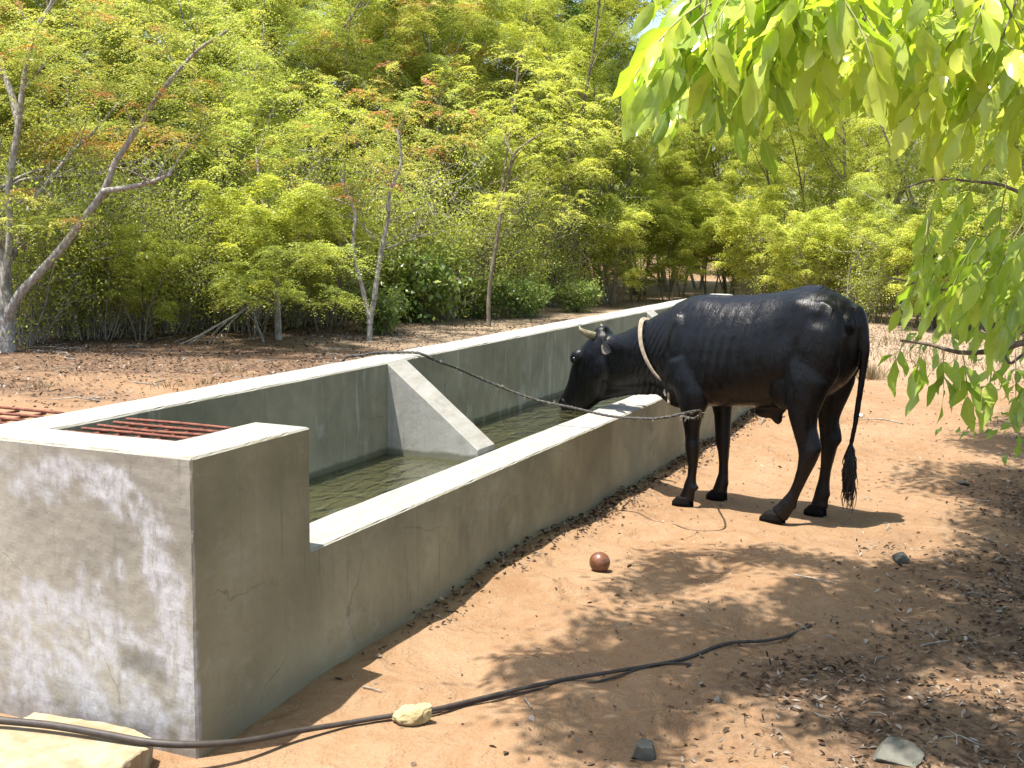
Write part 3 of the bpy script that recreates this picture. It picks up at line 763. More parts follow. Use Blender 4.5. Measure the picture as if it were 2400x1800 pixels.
# cream stone: a two-lobed lump lying on the hose
q = gl(966, 1690)
bm = bmesh.new(); bmesh.ops.create_icosphere(bm, subdivisions=5, radius=1)
for v in bm.verts:
    p = v.co.copy(); a = max(0, p.x*.6+p.z)
    p.z *= .72; k = 1+.20*noise.fractal(p*1.3+Vector((4, 1, 0)), 1, 2.1, 4)+.06*noise.fractal(p*5, 1, 2, 4)+.02*noise.fractal(p*14, 1, 2, 3)
    p *= k; p.z += .62*max(0, p.x-.05)**1.1*(1 if p.z > 0 else .2); p.z = max(p.z, -.5+.1*noise.noise(p*3))
    v.co = Vector((p.x*.058, p.y*.040, p.z*.042))
me = bpy.data.meshes.new('stone'); bm.to_mesh(me); bm.free(); me.materials.append(M_st_pale)
for pl in me.polygons: pl.use_smooth = True
o = bpy.data.objects.new('stone', me); COL.objects.link(o); o.location = (q[0], q[1], q[2]+.022); o.rotation_euler = (0, 0, math.atan2(_r[1], _r[0]))
tag(o, 'pale cream lump of stone resting on the black hose', 'stone')
stone('stone', gl(1508, 1772, .02), (.046, .044, .058), M_st_grey, 5, 'angular grey stone standing at the bottom edge of the sand', 1.0, 4, .15, cuts=8)
stone('stone', gl(2090, 1790, .0), (.085, .095, .055), M_st_grey, 21, 'wide flat grey stone half buried in the bottom right corner', .2, 4, .12, cuts=6)
stone('stone', gl(2112, 1318, .018), (.062, .055, .036), M_st_grey, 12, 'blocky grey stone in the shade to the right of the clay ball', .5, 4, .12, cuts=9)
stone('stone', gl(2255, 1135, .01), (.05, .035, .026), M_st_grey, 31, 'small light grey stone in the litter at the right', .9, 3, .12, cuts=6)
stone('stone', gl(2015, 980, .01), (.055, .035, .022), mat_plain('stone_white', (.6, .56, .48), .8, .2, 12, .3), 14, 'flat whitish stone on the sand behind the cow tail', .5, 3, .12, cuts=6)
stone('stone', gl(1682, 1650, .006), (.03, .022, .016), M_st_grey, 44, 'grey pebble among litter between the two bottom stones', .5, 3, .12, cuts=6)
# slab
sl_px = [(-120, 1700, .062), (20, 1697, .062), (48, 1684, .062), (80, 1668, .062), (150, 1678, .062), (230, 1690, .062), (310, 1706, .062), (360, 1730, .062), (350, 1752, .06), (333, 1760, .06), (300, 1785, .06), (262, 1830, .06), (200, 1900, .06), (-120, 1900, .06)]
vs = []; fs = []; n = len(sl_px); top = []
dense = []
for i in range(n):
    a = gnd(*sl_px[i]); b_ = gnd(*sl_px[(i+1) % n])
    for k in range(6):
        u = k/6; p = a*(1-u)+b_*u; p[:2] += .004*np.array([noise.noise(Vector((i, k*.7, 1))), noise.noise(Vector((i, k*.7, 5)))]); p[0] = min(p[0], -.012); dense.append(p)
cen = sum(dense)/len(dense); N = len(dense)
for z, k in ((-.03, .97), (.015, .985), (.045, 1.0), (.058, .995), (.062, .975)):
    for i, p in enumerate(dense):
        jt = .006*noise.noise(Vector((p[0]*40, p[1]*40, z*90)))
        vs.append((cen[0]+(p[0]-cen[0])*k+jt, cen[1]+(p[1]-cen[1])*k+jt, z))
for r_ in range(4):
    for i in range(N): fs.append((r_*N+i, r_*N+(i+1) % N, (r_+1)*N+(i+1) % N, (r_+1)*N+i))
fs.append([4*N+i for i in range(N)]); slab = mesh_obj('stone_slab', vs, fs, M_slab, smooth=False)
bmx = bmesh.new(); bmx.from_mesh(slab.data); bmesh.ops.recalc_face_normals(bmx, faces=bmx.faces); bmx.to_mesh(slab.data); bmx.free()
tag(slab, 'broad flat cream stone slab on the ground against the trough front', 'stone slab')
# ball (round clay-brown fruit)
q = gl(1405, 1348); bm = bmesh.new(); bmesh.ops.create_uvsphere(bm, u_segments=48, v_segments=32, radius=.0455)
for v in bm.verts: v.co *= 1+.02*noise.noise(v.co*25)
me = bpy.data.meshes.new('ball'); bm.to_mesh(me); bm.free(); me.materials.append(mat_plain('brown_ball', (.17, .07, .035), .33, .5, 22, .4, .3, .002, col2=(.09, .035, .017)))
for pl in me.polygons: pl.use_smooth = True
o = bpy.data.objects.new('ball', me); COL.objects.link(o); o.location = (q[0], q[1], q[2]+.038); tag(o, 'round shiny brown ball lying alone on the sand', 'ball')
# loose sticks on the sand
def stick(pxs, r, label, mat=M_twig, fork=None):
    P = [np.array(gl(*p, .006)) for p in pxs]; T = Tubes(); T.tube(smooth_path(P, 4), list(np.linspace(r, r*.6, len(smooth_path(P, 4)))), 6)
    if fork:
        for f in fork:
            Q = [np.array(gl(*p, .008)) for p in f]; T.tube(smooth_path(Q, 3), r*.5, 5)
    return tag(T.build('stick', mat), label, 'stick')
stick([(1862, 1355), (1910, 1370), (1955, 1380)], .0045, 'pale curved stick lying in the shade below the grey stone')
stick([(1230, 1632), (1238, 1655), (1245, 1682)], .004, 'short pale stick just below the hose')
stick([(2158, 1522), (2190, 1520), (2222, 1517)], .004, 'straight pale stick in the litter at the right edge')
stick([(850, 1620), (870, 1623), (895, 1629)], .0035, 'pale splinter on the sand near the corner shadow of the trough')

# ------------------------------------------------------------------ leaf litter on the ground (nobody could count it)
def litter(name, spots, sizes, mat, seed, curl=.5, hues=None):
    g = np.random.default_rng(seed); n = len(spots); P = np.array(spots)
    L = g.uniform(sizes[0], sizes[1], n); W = L*g.uniform(.25, .55, n); yaw = g.uniform(0, 2*np.pi, n); pit = g.normal(0, .35, n); rol = g.normal(0, .4, n)
    ax = np.stack([np.cos(yaw)*np.cos(pit), np.sin(yaw)*np.cos(pit), np.sin(pit)], 1)
    si = np.stack([-np.sin(yaw), np.cos(yaw), np.zeros(n)], 1); up = np.cross(ax, si)
    si = si*np.cos(rol)[:, None]+up*np.sin(rol)[:, None]; up = np.cross(ax, si); cz = (g.uniform(.05, curl, n)*W)[:, None]
    def pt(a, b, c): return P+ax*(L*a)[:, None]+si*(W*b)[:, None]+up*cz*c
    V = np.stack([pt(-.5, 0, .1), pt(-.1, -.5, 1), pt(.25, -.38, .9), pt(.5, 0, .4), pt(.25, .38, .9), pt(-.1, .5, 1), pt(0, 0, 0)], 1)
    lowz = V[:, :, 2].min(1); V[:, :, 2] += (P[:, 2]-lowz+.001)[:, None]
    me = quads_mesh(name, V, mat, tint=g.uniform(0, 1, n), nv=7, faces=[(0, 1, 6), (1, 2, 6), (2, 3, 6), (3, 4, 6), (4, 5, 6), (5, 0, 6)])
    return link_mesh(name, me)
M_lit = mat_leaf('dry_leaf', [(0, (.03, .018, .011)), (.35, (.075, .045, .028)), (.6, (.14, .10, .068)), (.8, (.24, .19, .145)), (1, (.36, .33, .29))], .12, .75, .2, tcol=(1, .8, .5))
sp = []
while len(sp) < 21000:
    x = rnd.uniform(-.3, 9); y = -rnd.uniform(.5, 3.6)
    if rnd.random() < litter_w(x, y)**1.5*(.35+1.1*max(0, .45+noise.noise(Vector((x*3.2, y*3.2, 8)))))+.012: sp.append((x, y, gz(x, y)))
o = litter('leaf_litter', sp, (.010, .033), M_lit, 3); tag(o, 'dry brown and grey fallen leaves in the shade at the right', 'leaf litter', kind='stuff')
sp = []
while len(sp) < 2300:                       # litter drifted against the low wall
    x = rnd.uniform(.6, 9.2); k = .35+.65*max(0, fbm(x, 0, 4, 1.3, 2)+.35); k = k*min(1, max(.08, (x-1.1)/1.0))
    if rnd.random() > k: continue
    y = -.008-abs(rnd.gauss(0, .055+.05*rnd.random()*k)); sp.append((x, y, gz(x, y)+rnd.uniform(0, .03)*max(0, 1+y/.07)))
o = litter('leaf_litter', sp, (.012, .036), M_lit, 5, .8); tag(o, 'dry leaves and bark bits drifted along the foot of the low wall', 'leaf litter', kind='stuff')
sp = []
while len(sp) < 1300:
    x = rnd.uniform(.3, 9.5); y = rnd.uniform(-2.8, -.15)
    sp.append((x, y, gz(x, y)))
o = litter('leaf_litter', sp, (.006, .022), mat_leaf('dry_crumb', [(0, (.05, .03, .02)), (.6, (.14, .08, .05)), (.8, (.28, .22, .16)), (1, (.38, .34, .28))], .1, .8, .2), 6); tag(o, 'scattered crumbs of dry leaf on the open sand', 'leaf litter', kind='stuff')
sp = []
while len(sp) < 24000:                      # floor of the wood beyond the trough
    t_ = rnd.random()**.8; dpt = 6+t_*14; px = rnd.uniform(-100, 2500); c_ = col_at(px, dpt); x, y = c_[0], c_[1]
    if y < 1.4 and x < 9.5: continue
    wgt = litter_w(x, y)
    if rnd.random() < wgt*.9+.05: sp.append((x, y, gz(x, y)))
o = litter('leaf_litter', sp, (.018, .055), M_lit, 8); tag(o, 'brown leaf litter on the floor of the wood beyond the trough', 'leaf litter', kind='stuff')
# fine fallen twigs
T = Tubes()
for i in range(520):
    if i < 260: x = rnd.uniform(0, 8); y = -rnd.uniform(1.2, 4.0)
    else:
        c_ = col_at(rnd.uniform(0, 2400), rnd.uniform(9, 17)); x, y = c_[0], c_[1]
    if rnd.random() > litter_w(x, y)+.1: continue
    a = rnd.uniform(0, 6.28); L = rnd.uniform(.04, .16)*(1 if i < 260 else 3); z = gz(x, y)+.006
    T.tube([(x, y, z), (x+math.cos(a)*L*.5, y+math.sin(a)*L*.5, z+rnd.uniform(0, .02)), (x+math.cos(a+.3)*L, y+math.sin(a+.3)*L, z+.004)], [.003, .0025, .0015] if i < 260 else [.008, .007, .004], 4)
o = T.build('fallen_twigs', M_twig); tag(o, 'thin grey fallen twigs scattered over the litter', 'twigs', kind='stuff')

# ------------------------------------------------------------------ foliage makers
def norm(a): return a/np.maximum(1e-9, np.linalg.norm(a, axis=-1, keepdims=True))
def feather_sprays(C, D, g, nf=6, nl=13, flen=.30, leaf=.046, spread=1.35, droop=.45, wid=.46, tilt=.75):
    """fan-shaped feathery sprays: C (n,3) centres, D (n,3) outward directions; returns quads (k,4,3) and spray index"""
    n = len(C); D = D.copy(); D[:, 2] *= .35; D = norm(D+g.normal(0, .12, D.shape)); U = np.tile([0, 0, 1.0], (n, 1)); S = norm(np.cross(D, U)); N = norm(np.cross(S, D))
    ang = np.linspace(-spread, spread, nf)[None, :]+g.normal(0, .12, (n, nf))
    fd = norm(D[:, None]*np.cos(ang)[..., None]+S[:, None]*np.sin(ang)[..., None]+N[:, None]*g.normal(0, .22, (n, nf))[..., None])
    fl = flen*(.55+.45*np.cos(ang*.8))*g.uniform(.75, 1.25, (n, nf))
    t = (np.arange(nl)+.5)/nl
    pos = C[:, None, None]+fd[:, :, None]*(fl[..., None]*t)[..., None]
    pos[..., 2] -= droop*(fl[..., None]*t**2)
    sgn = np.where(np.arange(nl) % 2 == 0, 1.0, -1.0)
    perp = norm(np.cross(fd, np.tile([0, 0, 1.0], (n, nf, 1))))
    ld = norm(fd[:, :, None]*.55+perp[:, :, None]*sgn[None, None, :, None]+g.normal(0, .25, pos.shape))
    wn = norm(np.cross(ld, norm(np.array([0, 0, 1.0])+g.normal(0, tilt, pos.shape))))
    L = leaf*g.uniform(.7, 1.25, pos.shape[:-1])*(1-.3*t); L = L[..., None]
    q = np.stack([pos, pos+ld*L*.45+wn*L*wid*.5, pos+ld*L, pos+ld*L*.45-wn*L*wid*.5], -2).reshape(-1, 4, 3)
    return q, np.repeat(np.arange(n), nf*nl)
def clump_leaves(C, g, per=40, rad=.16, leaf=.05, wid=.5):
    n = len(C); pos = C[:, None]+g.normal(0, 1, (n, per, 3))*np.array([rad, rad, rad*.7]); pos = pos.reshape(-1, 3)
    ld = norm(g.normal(0, 1, pos.shape)+np.array([0, 0, -.3])); wn = norm(np.cross(ld, norm(np.array([0, 0, 1.])+g.normal(0, .7, pos.shape))))
    L = (leaf*g.uniform(.6, 1.3, len(pos)))[:, None]
    q = np.stack([pos, pos+ld*L*.45+wn*L*wid*.5, pos+ld*L, pos+ld*L*.45-wn*L*wid*.5], 1)
    return q, np.repeat(np.arange(n), per)
def grow(seed, H, nst=2, lean=.25, spread=.42, levels=3, kids=(7, 5), r0=.05, first=.3, wob=.12, sp_step=.35):
    rr = random.Random(seed); T = Tubes(); S = []
    def br(p, d, L, r, lv):
        k = 6; pts = [Vector(p)]; d = Vector(d).normalized()
        for i in range(k):
            d = (d+Vector((rr.gauss(0, wob), rr.gauss(0, wob), rr.gauss(0, wob)+(.07 if lv < 2 else -.02)))).normalized(); pts.append(pts[-1]+d*L/k)
        rs = [r*(1-.72*i/k) for i in range(k+1)]
        T.tube(pts, rs, 6 if lv == 0 else (5 if lv == 1 else 3), cap=False)
        if lv < levels-1:
            nk = kids[min(lv, len(kids)-1)]
            for j in range(nk):
                u = first+(1-first)*(j+rr.random()*.7)/nk if lv == 0 else .25+.75*(j+rr.random())/nk
                i = min(k-1, int(u*k)); q = pts[i].lerp(pts[i+1], u*k-i)
                a = rr.uniform(0, 6.28); out = Vector((math.cos(a), math.sin(a), 0))
                up = .55 if lv == 0 else .2
                nd = (out*(1 if lv == 0 else .9)+Vector((0, 0, up+.25*rr.random()))+d*.45).normalized()
                br(q, nd, L*spread*(1.15-.35*u if lv == 0 else .62)*rr.uniform(.75, 1.2)*(1.0 if lv == 0 else 1.0), rs[i]*.5, lv+1)
        if lv >= 1:
            us = np.arange(.45 if lv == 1 else .3, 1.01, sp_step*.45)
            for u in us:
                i = min(k-1, int(u*k)); q = pts[i].lerp(pts[i+1], u*k-i)
                a = rr.uniform(-1, 1); dd = Vector((d.x*math.cos(a)-d.y*math.sin(a), d.x*math.sin(a)+d.y*math.cos(a), d.z*.5+.1))
                S.append((tuple(q), tuple(dd)))
    for s in range(nst):
        a = 6.28*s/nst+rr.random(); d = Vector((math.cos(a)*lean*rr.uniform(.4, 1.2), math.sin(a)*lean*rr.uniform(.4, 1.2), 1))
        br((math.cos(a)*.06*(nst > 1), math.sin(a)*.06*(nst > 1), -.1), d, H*rr.uniform(.85, 1.05), r0*rr.uniform(.8, 1.1), 0)
    return T, S
def tints(idx, n, g, lo, hi, leafv=.08, red=0.0):
    b = g.uniform(lo, hi, n); b = np.where(g.random(n) < red, g.uniform(.86, 1, n), b); return np.clip(b[idx]+g.normal(0, leafv, len(idx)), 0, 1)
def make_tree(name, seed, H, leafmat, bark, lo=.35, hi=.8, red=0.0, nf=8, nl=16, flen=.38, leaf=.05, **kw):
    kw.setdefault('kids', (9, 6)); kw.setdefault('first', .16); kw.setdefault('sp_step', .26)
    T, S = grow(seed, H, **kw); g = np.random.default_rng(seed)
    C = np.array([s[0] for s in S]); D = np.array([s[1] for s in S])
    q, idx = feather_sprays(C, D, g, nf, nl, flen, leaf)
    root = empty(name); T.build('trunk', bark, root)
    link_mesh('crown', quads_mesh('crown', q, leafmat, tint=tints(idx, len(C), g, lo, hi, red=red)), root)
    return root
def make_shrub(name, seed, H, leafmat, nst=16, fan=.55, leaf=.045, per=22, rad=.13, lo=.2, hi=.7, bark=None, dens=1.0):
    rr = random.Random(seed); T = Tubes(); C = []
    for s in range(nst):
        a = rr.uniform(0, 6.28); r = rr.uniform(0, .25); p = Vector((r*math.cos(a), r*math.sin(a), -.05)); d = Vector((math.cos(a)*fan*rr.random(), math.sin(a)*fan*rr.random(), 1)).normalized(); L = H*rr.uniform(.55, 1.1)
        pts = [p]
        for i in range(7):
            d = (d+Vector((rr.gauss(0, .14), rr.gauss(0, .14), rr.gauss(0, .06)))).normalized(); pts.append(pts[-1]+d*L/7)
        T.tube(pts, [.0085*(1-.7*i/7) for i in range(8)], 4, cap=False)
        for j in range(12):
            u = rr.uniform(.12, 1); i = min(6, int(u*7)); q = pts[i].lerp(pts[i+1], u*7-i); b = rr.uniform(0, 6.28); d2 = Vector((math.cos(b), math.sin(b), rr.uniform(-.1, .9))).normalized(); l2 = L*rr.uniform(.12, .32)
            e1 = q+d2*l2*.5+Vector((0, 0, rr.gauss(0, .03))); e2 = e1+(d2+Vector((rr.gauss(0, .3), rr.gauss(0, .3), rr.gauss(0, .3)))).normalized()*l2*.5
            T.tube([q, e1, e2], [.006, .0045, .002], 3, cap=False)
            if rr.random() < dens*(.5+.5*min(1, q.z/(H*.4))): C.append(tuple(e1)); C.append(tuple(e2))
    g = np.random.default_rng(seed); C = np.array(C); q, idx = clump_leaves(C, g, per, rad, leaf)
    root = empty(name); T.build('stems', bark or M_twig, root)
    link_mesh('leaves', quads_mesh('leaves', q, leafmat, tint=tints(idx, len(C), g, lo, hi)), root); return root
def dup(root):
    r = root.copy(); COL.objects.link(r)
    for ch in list(root.children):
        c = ch.copy(); COL.objects.link(c); c.parent = r
    return r
protos = {
 'lime': [make_tree('feathery_tree', 101, 5.0, M_leaf, M_bark_br, .55, .98, nst=2, leaf=.04), make_tree('feathery_tree', 102, 5.6, M_leaf, M_bark_pale, .5, .92, nst=3, lean=.35, leaf=.04)],
 'green': [make_tree('feathery_tree', 103, 5.2, M_leaf, M_bark_pale, .38, .82, nst=2, leaf=.042), make_tree('feathery_tree', 104, 6.0, M_leaf, M_bark_br, .4, .85, .03, nst=2, leaf=.042)],
 'mixed': [make_tree('feathery_tree', 105, 5.2, M_leaf_red, M_bark_pale, .4, .80, .10, nst=3, leaf=.042)],
 'tall': [make_tree('tall_tree', 106, 8.6, M_leaf, M_bark_br, .35, .75, nst=1, r0=.10, kids=(14, 7), flen=.42, leaf=.075), make_tree('tall_tree', 107, 9.2, M_leaf, M_bark_pale, .4, .85, nst=2, r0=.09, kids=(12, 7), flen=.42, leaf=.075)],
 'dark': [make_tree('dark_tree', 108, 8.0, M_leaf_dk, M_bark_br, .3, .9, nst=1, r0=.11, kids=(15, 7), first=.1, flen=.40, leaf=.075)],
 'thicket': [make_shrub('thicket_shrub', 201, 2.2, M_leaf, 26, .5, lo=.4, hi=.85, dens=.8, per=24), make_shrub('thicket_shrub', 202, 2.6, M_leaf, 24, .4, lo=.45, hi=.9, dens=.7, per=22)],
 'fern': [make_tree('feathery_sapling', 203, 1.7, M_leaf, M_bark_br, .6, 1.0, nst=3, lean=.5, spread=.5, kids=(6, 3), r0=.016, first=.15, flen=.22, leaf=.042, nl=10)],
 'broad': [make_shrub('broad_leaf_shrub', 204, 1.5, M_leaf_big, 14, .7, .13, 9, .14, .1, .9, M_twig, 1.0)],
}
used = set()
def place(kind, v, px, dist, sc, label, cat, group=None, rz=None, zs=1.0):
    p = protos[kind][v]
    o = p if (kind, v) not in used else dup(p); used.add((kind, v))
    c_ = col_at(px, dist); o.location = (c_[0], c_[1], 0); o.rotation_euler = (0, 0, rnd.uniform(0, 6.28) if rz is None else rz); o.scale = (sc, sc, sc*zs)
    tag(o, label, cat, group); return o
def edge(px):
    return float(np.interp(px, [-200, 0, 500, 900, 1200, 1500, 1650, 1800, 2100, 2600], [15.2, 15.6, 16.6, 18.5, 20.5, 25.5, 27.5, 24.5, 21.0, 20.0]))
GT = 'feathery trees of the wood behind the trough'
rows = [
 # px, beyond edge, kind, variant, scale, label
 (260, 1.6, 'green', 0, .92, 'green feathery tree right of the pale forked trunk at the left edge'),
 (470, 2.2, 'lime', 1, .88, 'yellow-green feathery tree behind the dead fallen branch'),
 (700, 3.0, 'green', 1, .90, 'olive feathery tree rising behind the two thin trunks near the trough middle'),
 (905, 2.6, 'mixed', 0, 1.0, 'feathery tree with rusty leaf tips above the first trough divider'),
 (1090, 1.8, 'green', 0, 1.05, 'dense green feathery tree above the middle of the back wall'),
 (1275, 1.4, 'lime', 0, 1.15, 'bright lime feathery tree above the cow horns'),
 (1420, 0.2, 'lime', 1, .88, 'low lime feathery tree just left of the cow shoulder'),
 (1700, .8, 'lime', 0, .95, 'lime feathery tree directly above the cow back'),
 (1850, .2, 'green', 1, .70, 'spindly green tree with pale sticks above the cow hip'),
 (2010, 2.0, 'lime', 1, 1.0, 'lime feathery tree above the cow tail'),
 (2190, .8, 'green', 0, .85, 'green feathery tree behind the lowest hanging twig'),
 (2390, 2.2, 'green', 1, 1.0, 'green feathery tree at the right edge behind the hanging leaves'),
 (-90, 2.8, 'green', 1, 1.0, 'green feathery tree behind the pale forked trunk, cut by the left edge'),
 (120, 3.6, 'mixed', 0, 1.05, 'feathery tree with reddish sprays behind the pale forked trunk'),
]
for px, dd, k, v, sc, lab in rows: place(k, v, px, edge(px)+dd, sc, lab, 'tree', GT)
for i, (px, dd, k, v, sc) in enumerate([(-60, 6, 'green', 1, 1.25), (200, 6.5, 'lime', 0, 1.35), (420, 6, 'green', 0, 1.4), (640, 7, 'lime', 1, 1.35), (850, 6.5, 'green', 1, 1.3), (1060, 6, 'mixed', 0, 1.45), (1240, 6.2, 'green', 0, 1.4),
        (1560, 3.5, 'lime', 1, 1.1), (1880, 5.5, 'lime', 0, 1.3), (2080, 6, 'green', 1, 1.2), (2280, 6.5, 'lime', 1, 1.3), (2480, 6, 'green', 0, 1.35)]):
    place(k, v, px, edge(px)+dd, sc, 'taller feathery tree in the second rank of the wood, half hidden by nearer trees', 'tree', 'second rank of feathery trees in the wood')
for i, (px, dd, k, v, sc) in enumerate([(-100, 11, 'tall', 0, 1), (110, 12, 'tall', 1, 1), (340, 10.5, 'tall', 0, 1.1), (560, 12, 'tall', 1, 1.05), (760, 11, 'tall', 0, 1.1), (960, 12, 'tall', 1, 1.1), (1150, 11, 'tall', 0, 1.2), (1330, 9.5, 'tall', 1, 1.15),
        (1720, 9, 'tall', 0, .95), (1900, 10, 'tall', 1, 1.0), (2100, 11, 'tall', 0, 1.05), (2300, 10, 'tall', 1, 1.05), (2520, 11, 'tall', 0, 1.1), (1620, 14, 'tall', 1, .8)]):
    place(k, v, px, edge(px)+dd, sc, 'tall tree at the back of the wood showing only its upper crown', 'tree', 'tall trees at the back of the wood')
place('dark', 0, 1485, edge(1485)+3.2, .82, 'dark green tree in the gap left of the hanging leaves, above the cow neck', 'tree', None, 1.0)
place('dark', 0, 1400, 36, 1.15, 'tall dark tree far back, its crown under the top edge right of the middle', 'tree', None, 2.0)
for px, dd, k, v, sc, lab in [(1500, 2.2, 'lime', 0, .75, 'small lime tree behind the far end of the trough'), (1590, .4, 'lime', 1, .62, 'low lime tree just right of the far end of the trough'), (1630, 4.0, 'green', 0, .9, 'green tree in the hollow beyond the trough end'), (1540, 6, 'green', 1, .9, 'olive tree deep behind the far end of the trough')]:
    place(k, v, px, edge(px)+dd, sc, lab, 'tree', GT)
GS = 'twiggy shrubs along the edge of the wood'
for i, px in enumerate([60, 150, 235, 320, 400, 480, 575, 690, 770, 960, 1040, 1130, 1210, 1290, 1360]):
    d_ = edge(px)+rnd.uniform(.2, 1.0)
    place('thicket', i % 2, px, d_, rnd.uniform(.85, 1.15), 'twiggy grey-stemmed shrub with sparse leaves at the edge of the wood', 'shrub', GS)
for i, px in enumerate([1745, 1830, 1900, 2040, 2160, 2290, 2420]):
    place('thicket', (i+1) % 2, px, edge(px)-rnd.uniform(.3, 1.4), rnd.uniform(.6, .8), 'short twiggy shrub at the foot of the wood to the right', 'shrub', 'short twiggy shrubs at the right side of the wood')
for i, px in enumerate([-40, 110, 280, 440, 620, 820, 1000, 1170, 1320, 1800, 1950, 2080, 2230, 2350]):
    d_ = edge(px)+rnd.uniform(1.8, 3.2)
    place('thicket', (i+1) % 2, px, d_, rnd.uniform(1.0, 1.35), 'taller twiggy shrub standing inside the wood behind the first shrubs', 'shrub', 'twiggy shrubs inside the wood')
GF = 'bright low saplings along the wood edge'
for px, dd, sc, lab in [(600, -1.0, 1.15, 'low yellow-green sapling in front of the thin double trunk left of the middle'), (760, -.6, 1.1, 'bright yellow-green sapling beside the forked young trunk'), (1440, -1.4, 1.15, 'small pale lime sapling behind the far trough wall, left of the cow'),
        (1560, -1.6, 1.0, 'lime sapling beyond the far end of the trough'), (1790, -1.5, 1.25, 'spreading lime sapling just above the cow back'), (1990, -.8, 1.1, 'lime sapling to the right of the cow hip'), (2125, -.6, 1.0, 'small sapling with a bare forked foot in the dry grass'), (2260, 0, 1.1, 'low sapling behind the lowest hanging twig'), (330, -.4, .8, 'short sapling behind the leaning pale limb'),
        (1650, -1.8, 1.3, 'spreading lime sapling at the very end of the trough'), (1700, -.6, 1.2, 'lime sapling between the trough end and the cow back'), (1490, -.4, 1.3, 'tall lime sapling left of the trough end'), (1890, -1.9, 1.0, 'bushy lime sapling touching the cow hip'), (2190, -1.2, 1.0, 'lime sapling low behind the hanging twig'), (2370, -.8, 1.3, 'lime sapling at the right edge behind the hanging leaves')]:
    place('fern', 0, px, edge(px)+dd, sc, lab, 'sapling', GF)
for px, dd, sc, lab in [(985, .2, .95, 'broad-leaved shrub with big glossy leaves above the middle of the back wall'), (1120, .2, .6, 'broad-leaved shrub right of the largest one'), (1230, -.8, .5, 'small broad-leaved shrub close to the back wall, left of the cow horns'), (900, -1.2, .5, 'little tuft of broad leaves at the foot of the forked young trunk'), (1350, -1.2, .45, 'low broad-leaved shrub close to the back wall behind the cow head')]:
    place('broad', 0, px, edge(px)+dd, sc, lab, 'shrub', 'broad-leaved shrubs by the back wall')

# trees with stems of their own
def poly3(px_pts, depth, dd=0.0): return [at(x, y, depth+dd*i/(max(1, len(px_pts)-1))) for i, (x, y) in enumerate(px_pts)]
def custom_tree(name, label, stems, blobs, leafmat, bark, lo, hi, red=0, seed=1, cat='tree', leaf=.05, flen=.32, base_z=None):
    root = tag(empty(name, (0, 0, 0)), label, cat); T = Tubes(); g = np.random.default_rng(seed); rr = random.Random(seed)
    for pts, r0, r1 in stems:
        P = smooth_path(pts, 5); T.tube(P, list(np.linspace(r0, r1, len(P))), 9, cap=False)
        for j in range(7):
            i = rr.randrange(len(P)//2, len(P)-1); d = norm(P[min(i+1, len(P)-1)]-P[i-1]); o_ = np.array([rr.gauss(0, 1), rr.gauss(0, 1), rr.uniform(0, 1)]); nd = norm(o_+d*.6)
            L = rr.uniform(.3, .8); T.tube([P[i], P[i]+nd*L*.5+np.array([0, 0, .03]), P[i]+nd*L], [r1*.6, r1*.4, .003], 4, cap=False)
    C = []; D = []
    for c, (ra, rb, rc), n in blobs:
        c = np.array(c); k = 0
        for _ in range(n):
            v = norm(g.normal(0, 1, 3))*g.uniform(.3, 1)**.5; v = v*np.array([ra, rb, rc]); C.append(c+v); D.append(norm(v+np.array([0, 0, .05])))
    C = np.array(C); D = np.array(D); q, idx = feather_sprays(C, D, g, 8, 15, flen, leaf*.82)
    T.build('trunk', bark, root); link_mesh('crown', quads_mesh('crown', q, leafmat, tint=tints(idx, len(C), g, lo, hi, red=red)), root); return root
d0 = 14.1
def bl(px, py, d, r, n, fz=.55): return (at(px, py, d), (r, r, r*fz), n)
custom_tree('pale_forked_tree', 'pale grey-barked tree at the left edge with a long limb leaning right', [
  (poly3([(12, 838), (12, 790), (11, 740), (10, 690), (5, 600), (-10, 520), (-20, 400)], d0), .13, .05),
  (poly3([(12, 760), (8, 700), (15, 620), (24, 545), (21, 440), (42, 300), (52, 215), (65, 140), (83, 69), (120, 10), (140, -60)], d0, -.3), .052, .02),
  (poly3([(14, 765), (22, 735), (47, 689), (92, 640), (145, 581), (185, 528), (242, 450), (271, 380), (300, 336), (336, 282), (370, 225), (405, 181), (466, 116), (535, 70)], d0, -1.0), .060, .014),
  (poly3([(242, 448), (289, 441), (343, 430), (405, 407)], d0-.6, -.4), .034, .018),
  (poly3([(30, 610), (69, 488), (127, 409), (163, 362), (224, 304), (300, 215)], d0+.3, .3), .034, .012),
  (poly3([(0, 450), (60, 420), (140, 415), (240, 408)], d0+.2, .6), .022, .012),
  (poly3([(45, 290), (20, 200), (-10, 150)], d0, .2), .05, .02)],
  [bl(60, 180, d0+.2, 1.0, 60), bl(230, 100, d0-.3, 1.1, 80), bl(120, 330, d0+.8, .7, 26), bl(390, 60, d0-.6, 1.0, 60), bl(20, 30, d0, 1.0, 50), bl(330, 230, d0-.4, .7, 34), bl(470, 150, d0-.8, .7, 30), bl(100, 505, d0-.6, .45, 16, .35), bl(430, 300, d0-.6, .6, 20), bl(-60, 480, d0, .8, 30)],
  M_leaf_red, M_bark_pale, .35, .72, .08, 301)
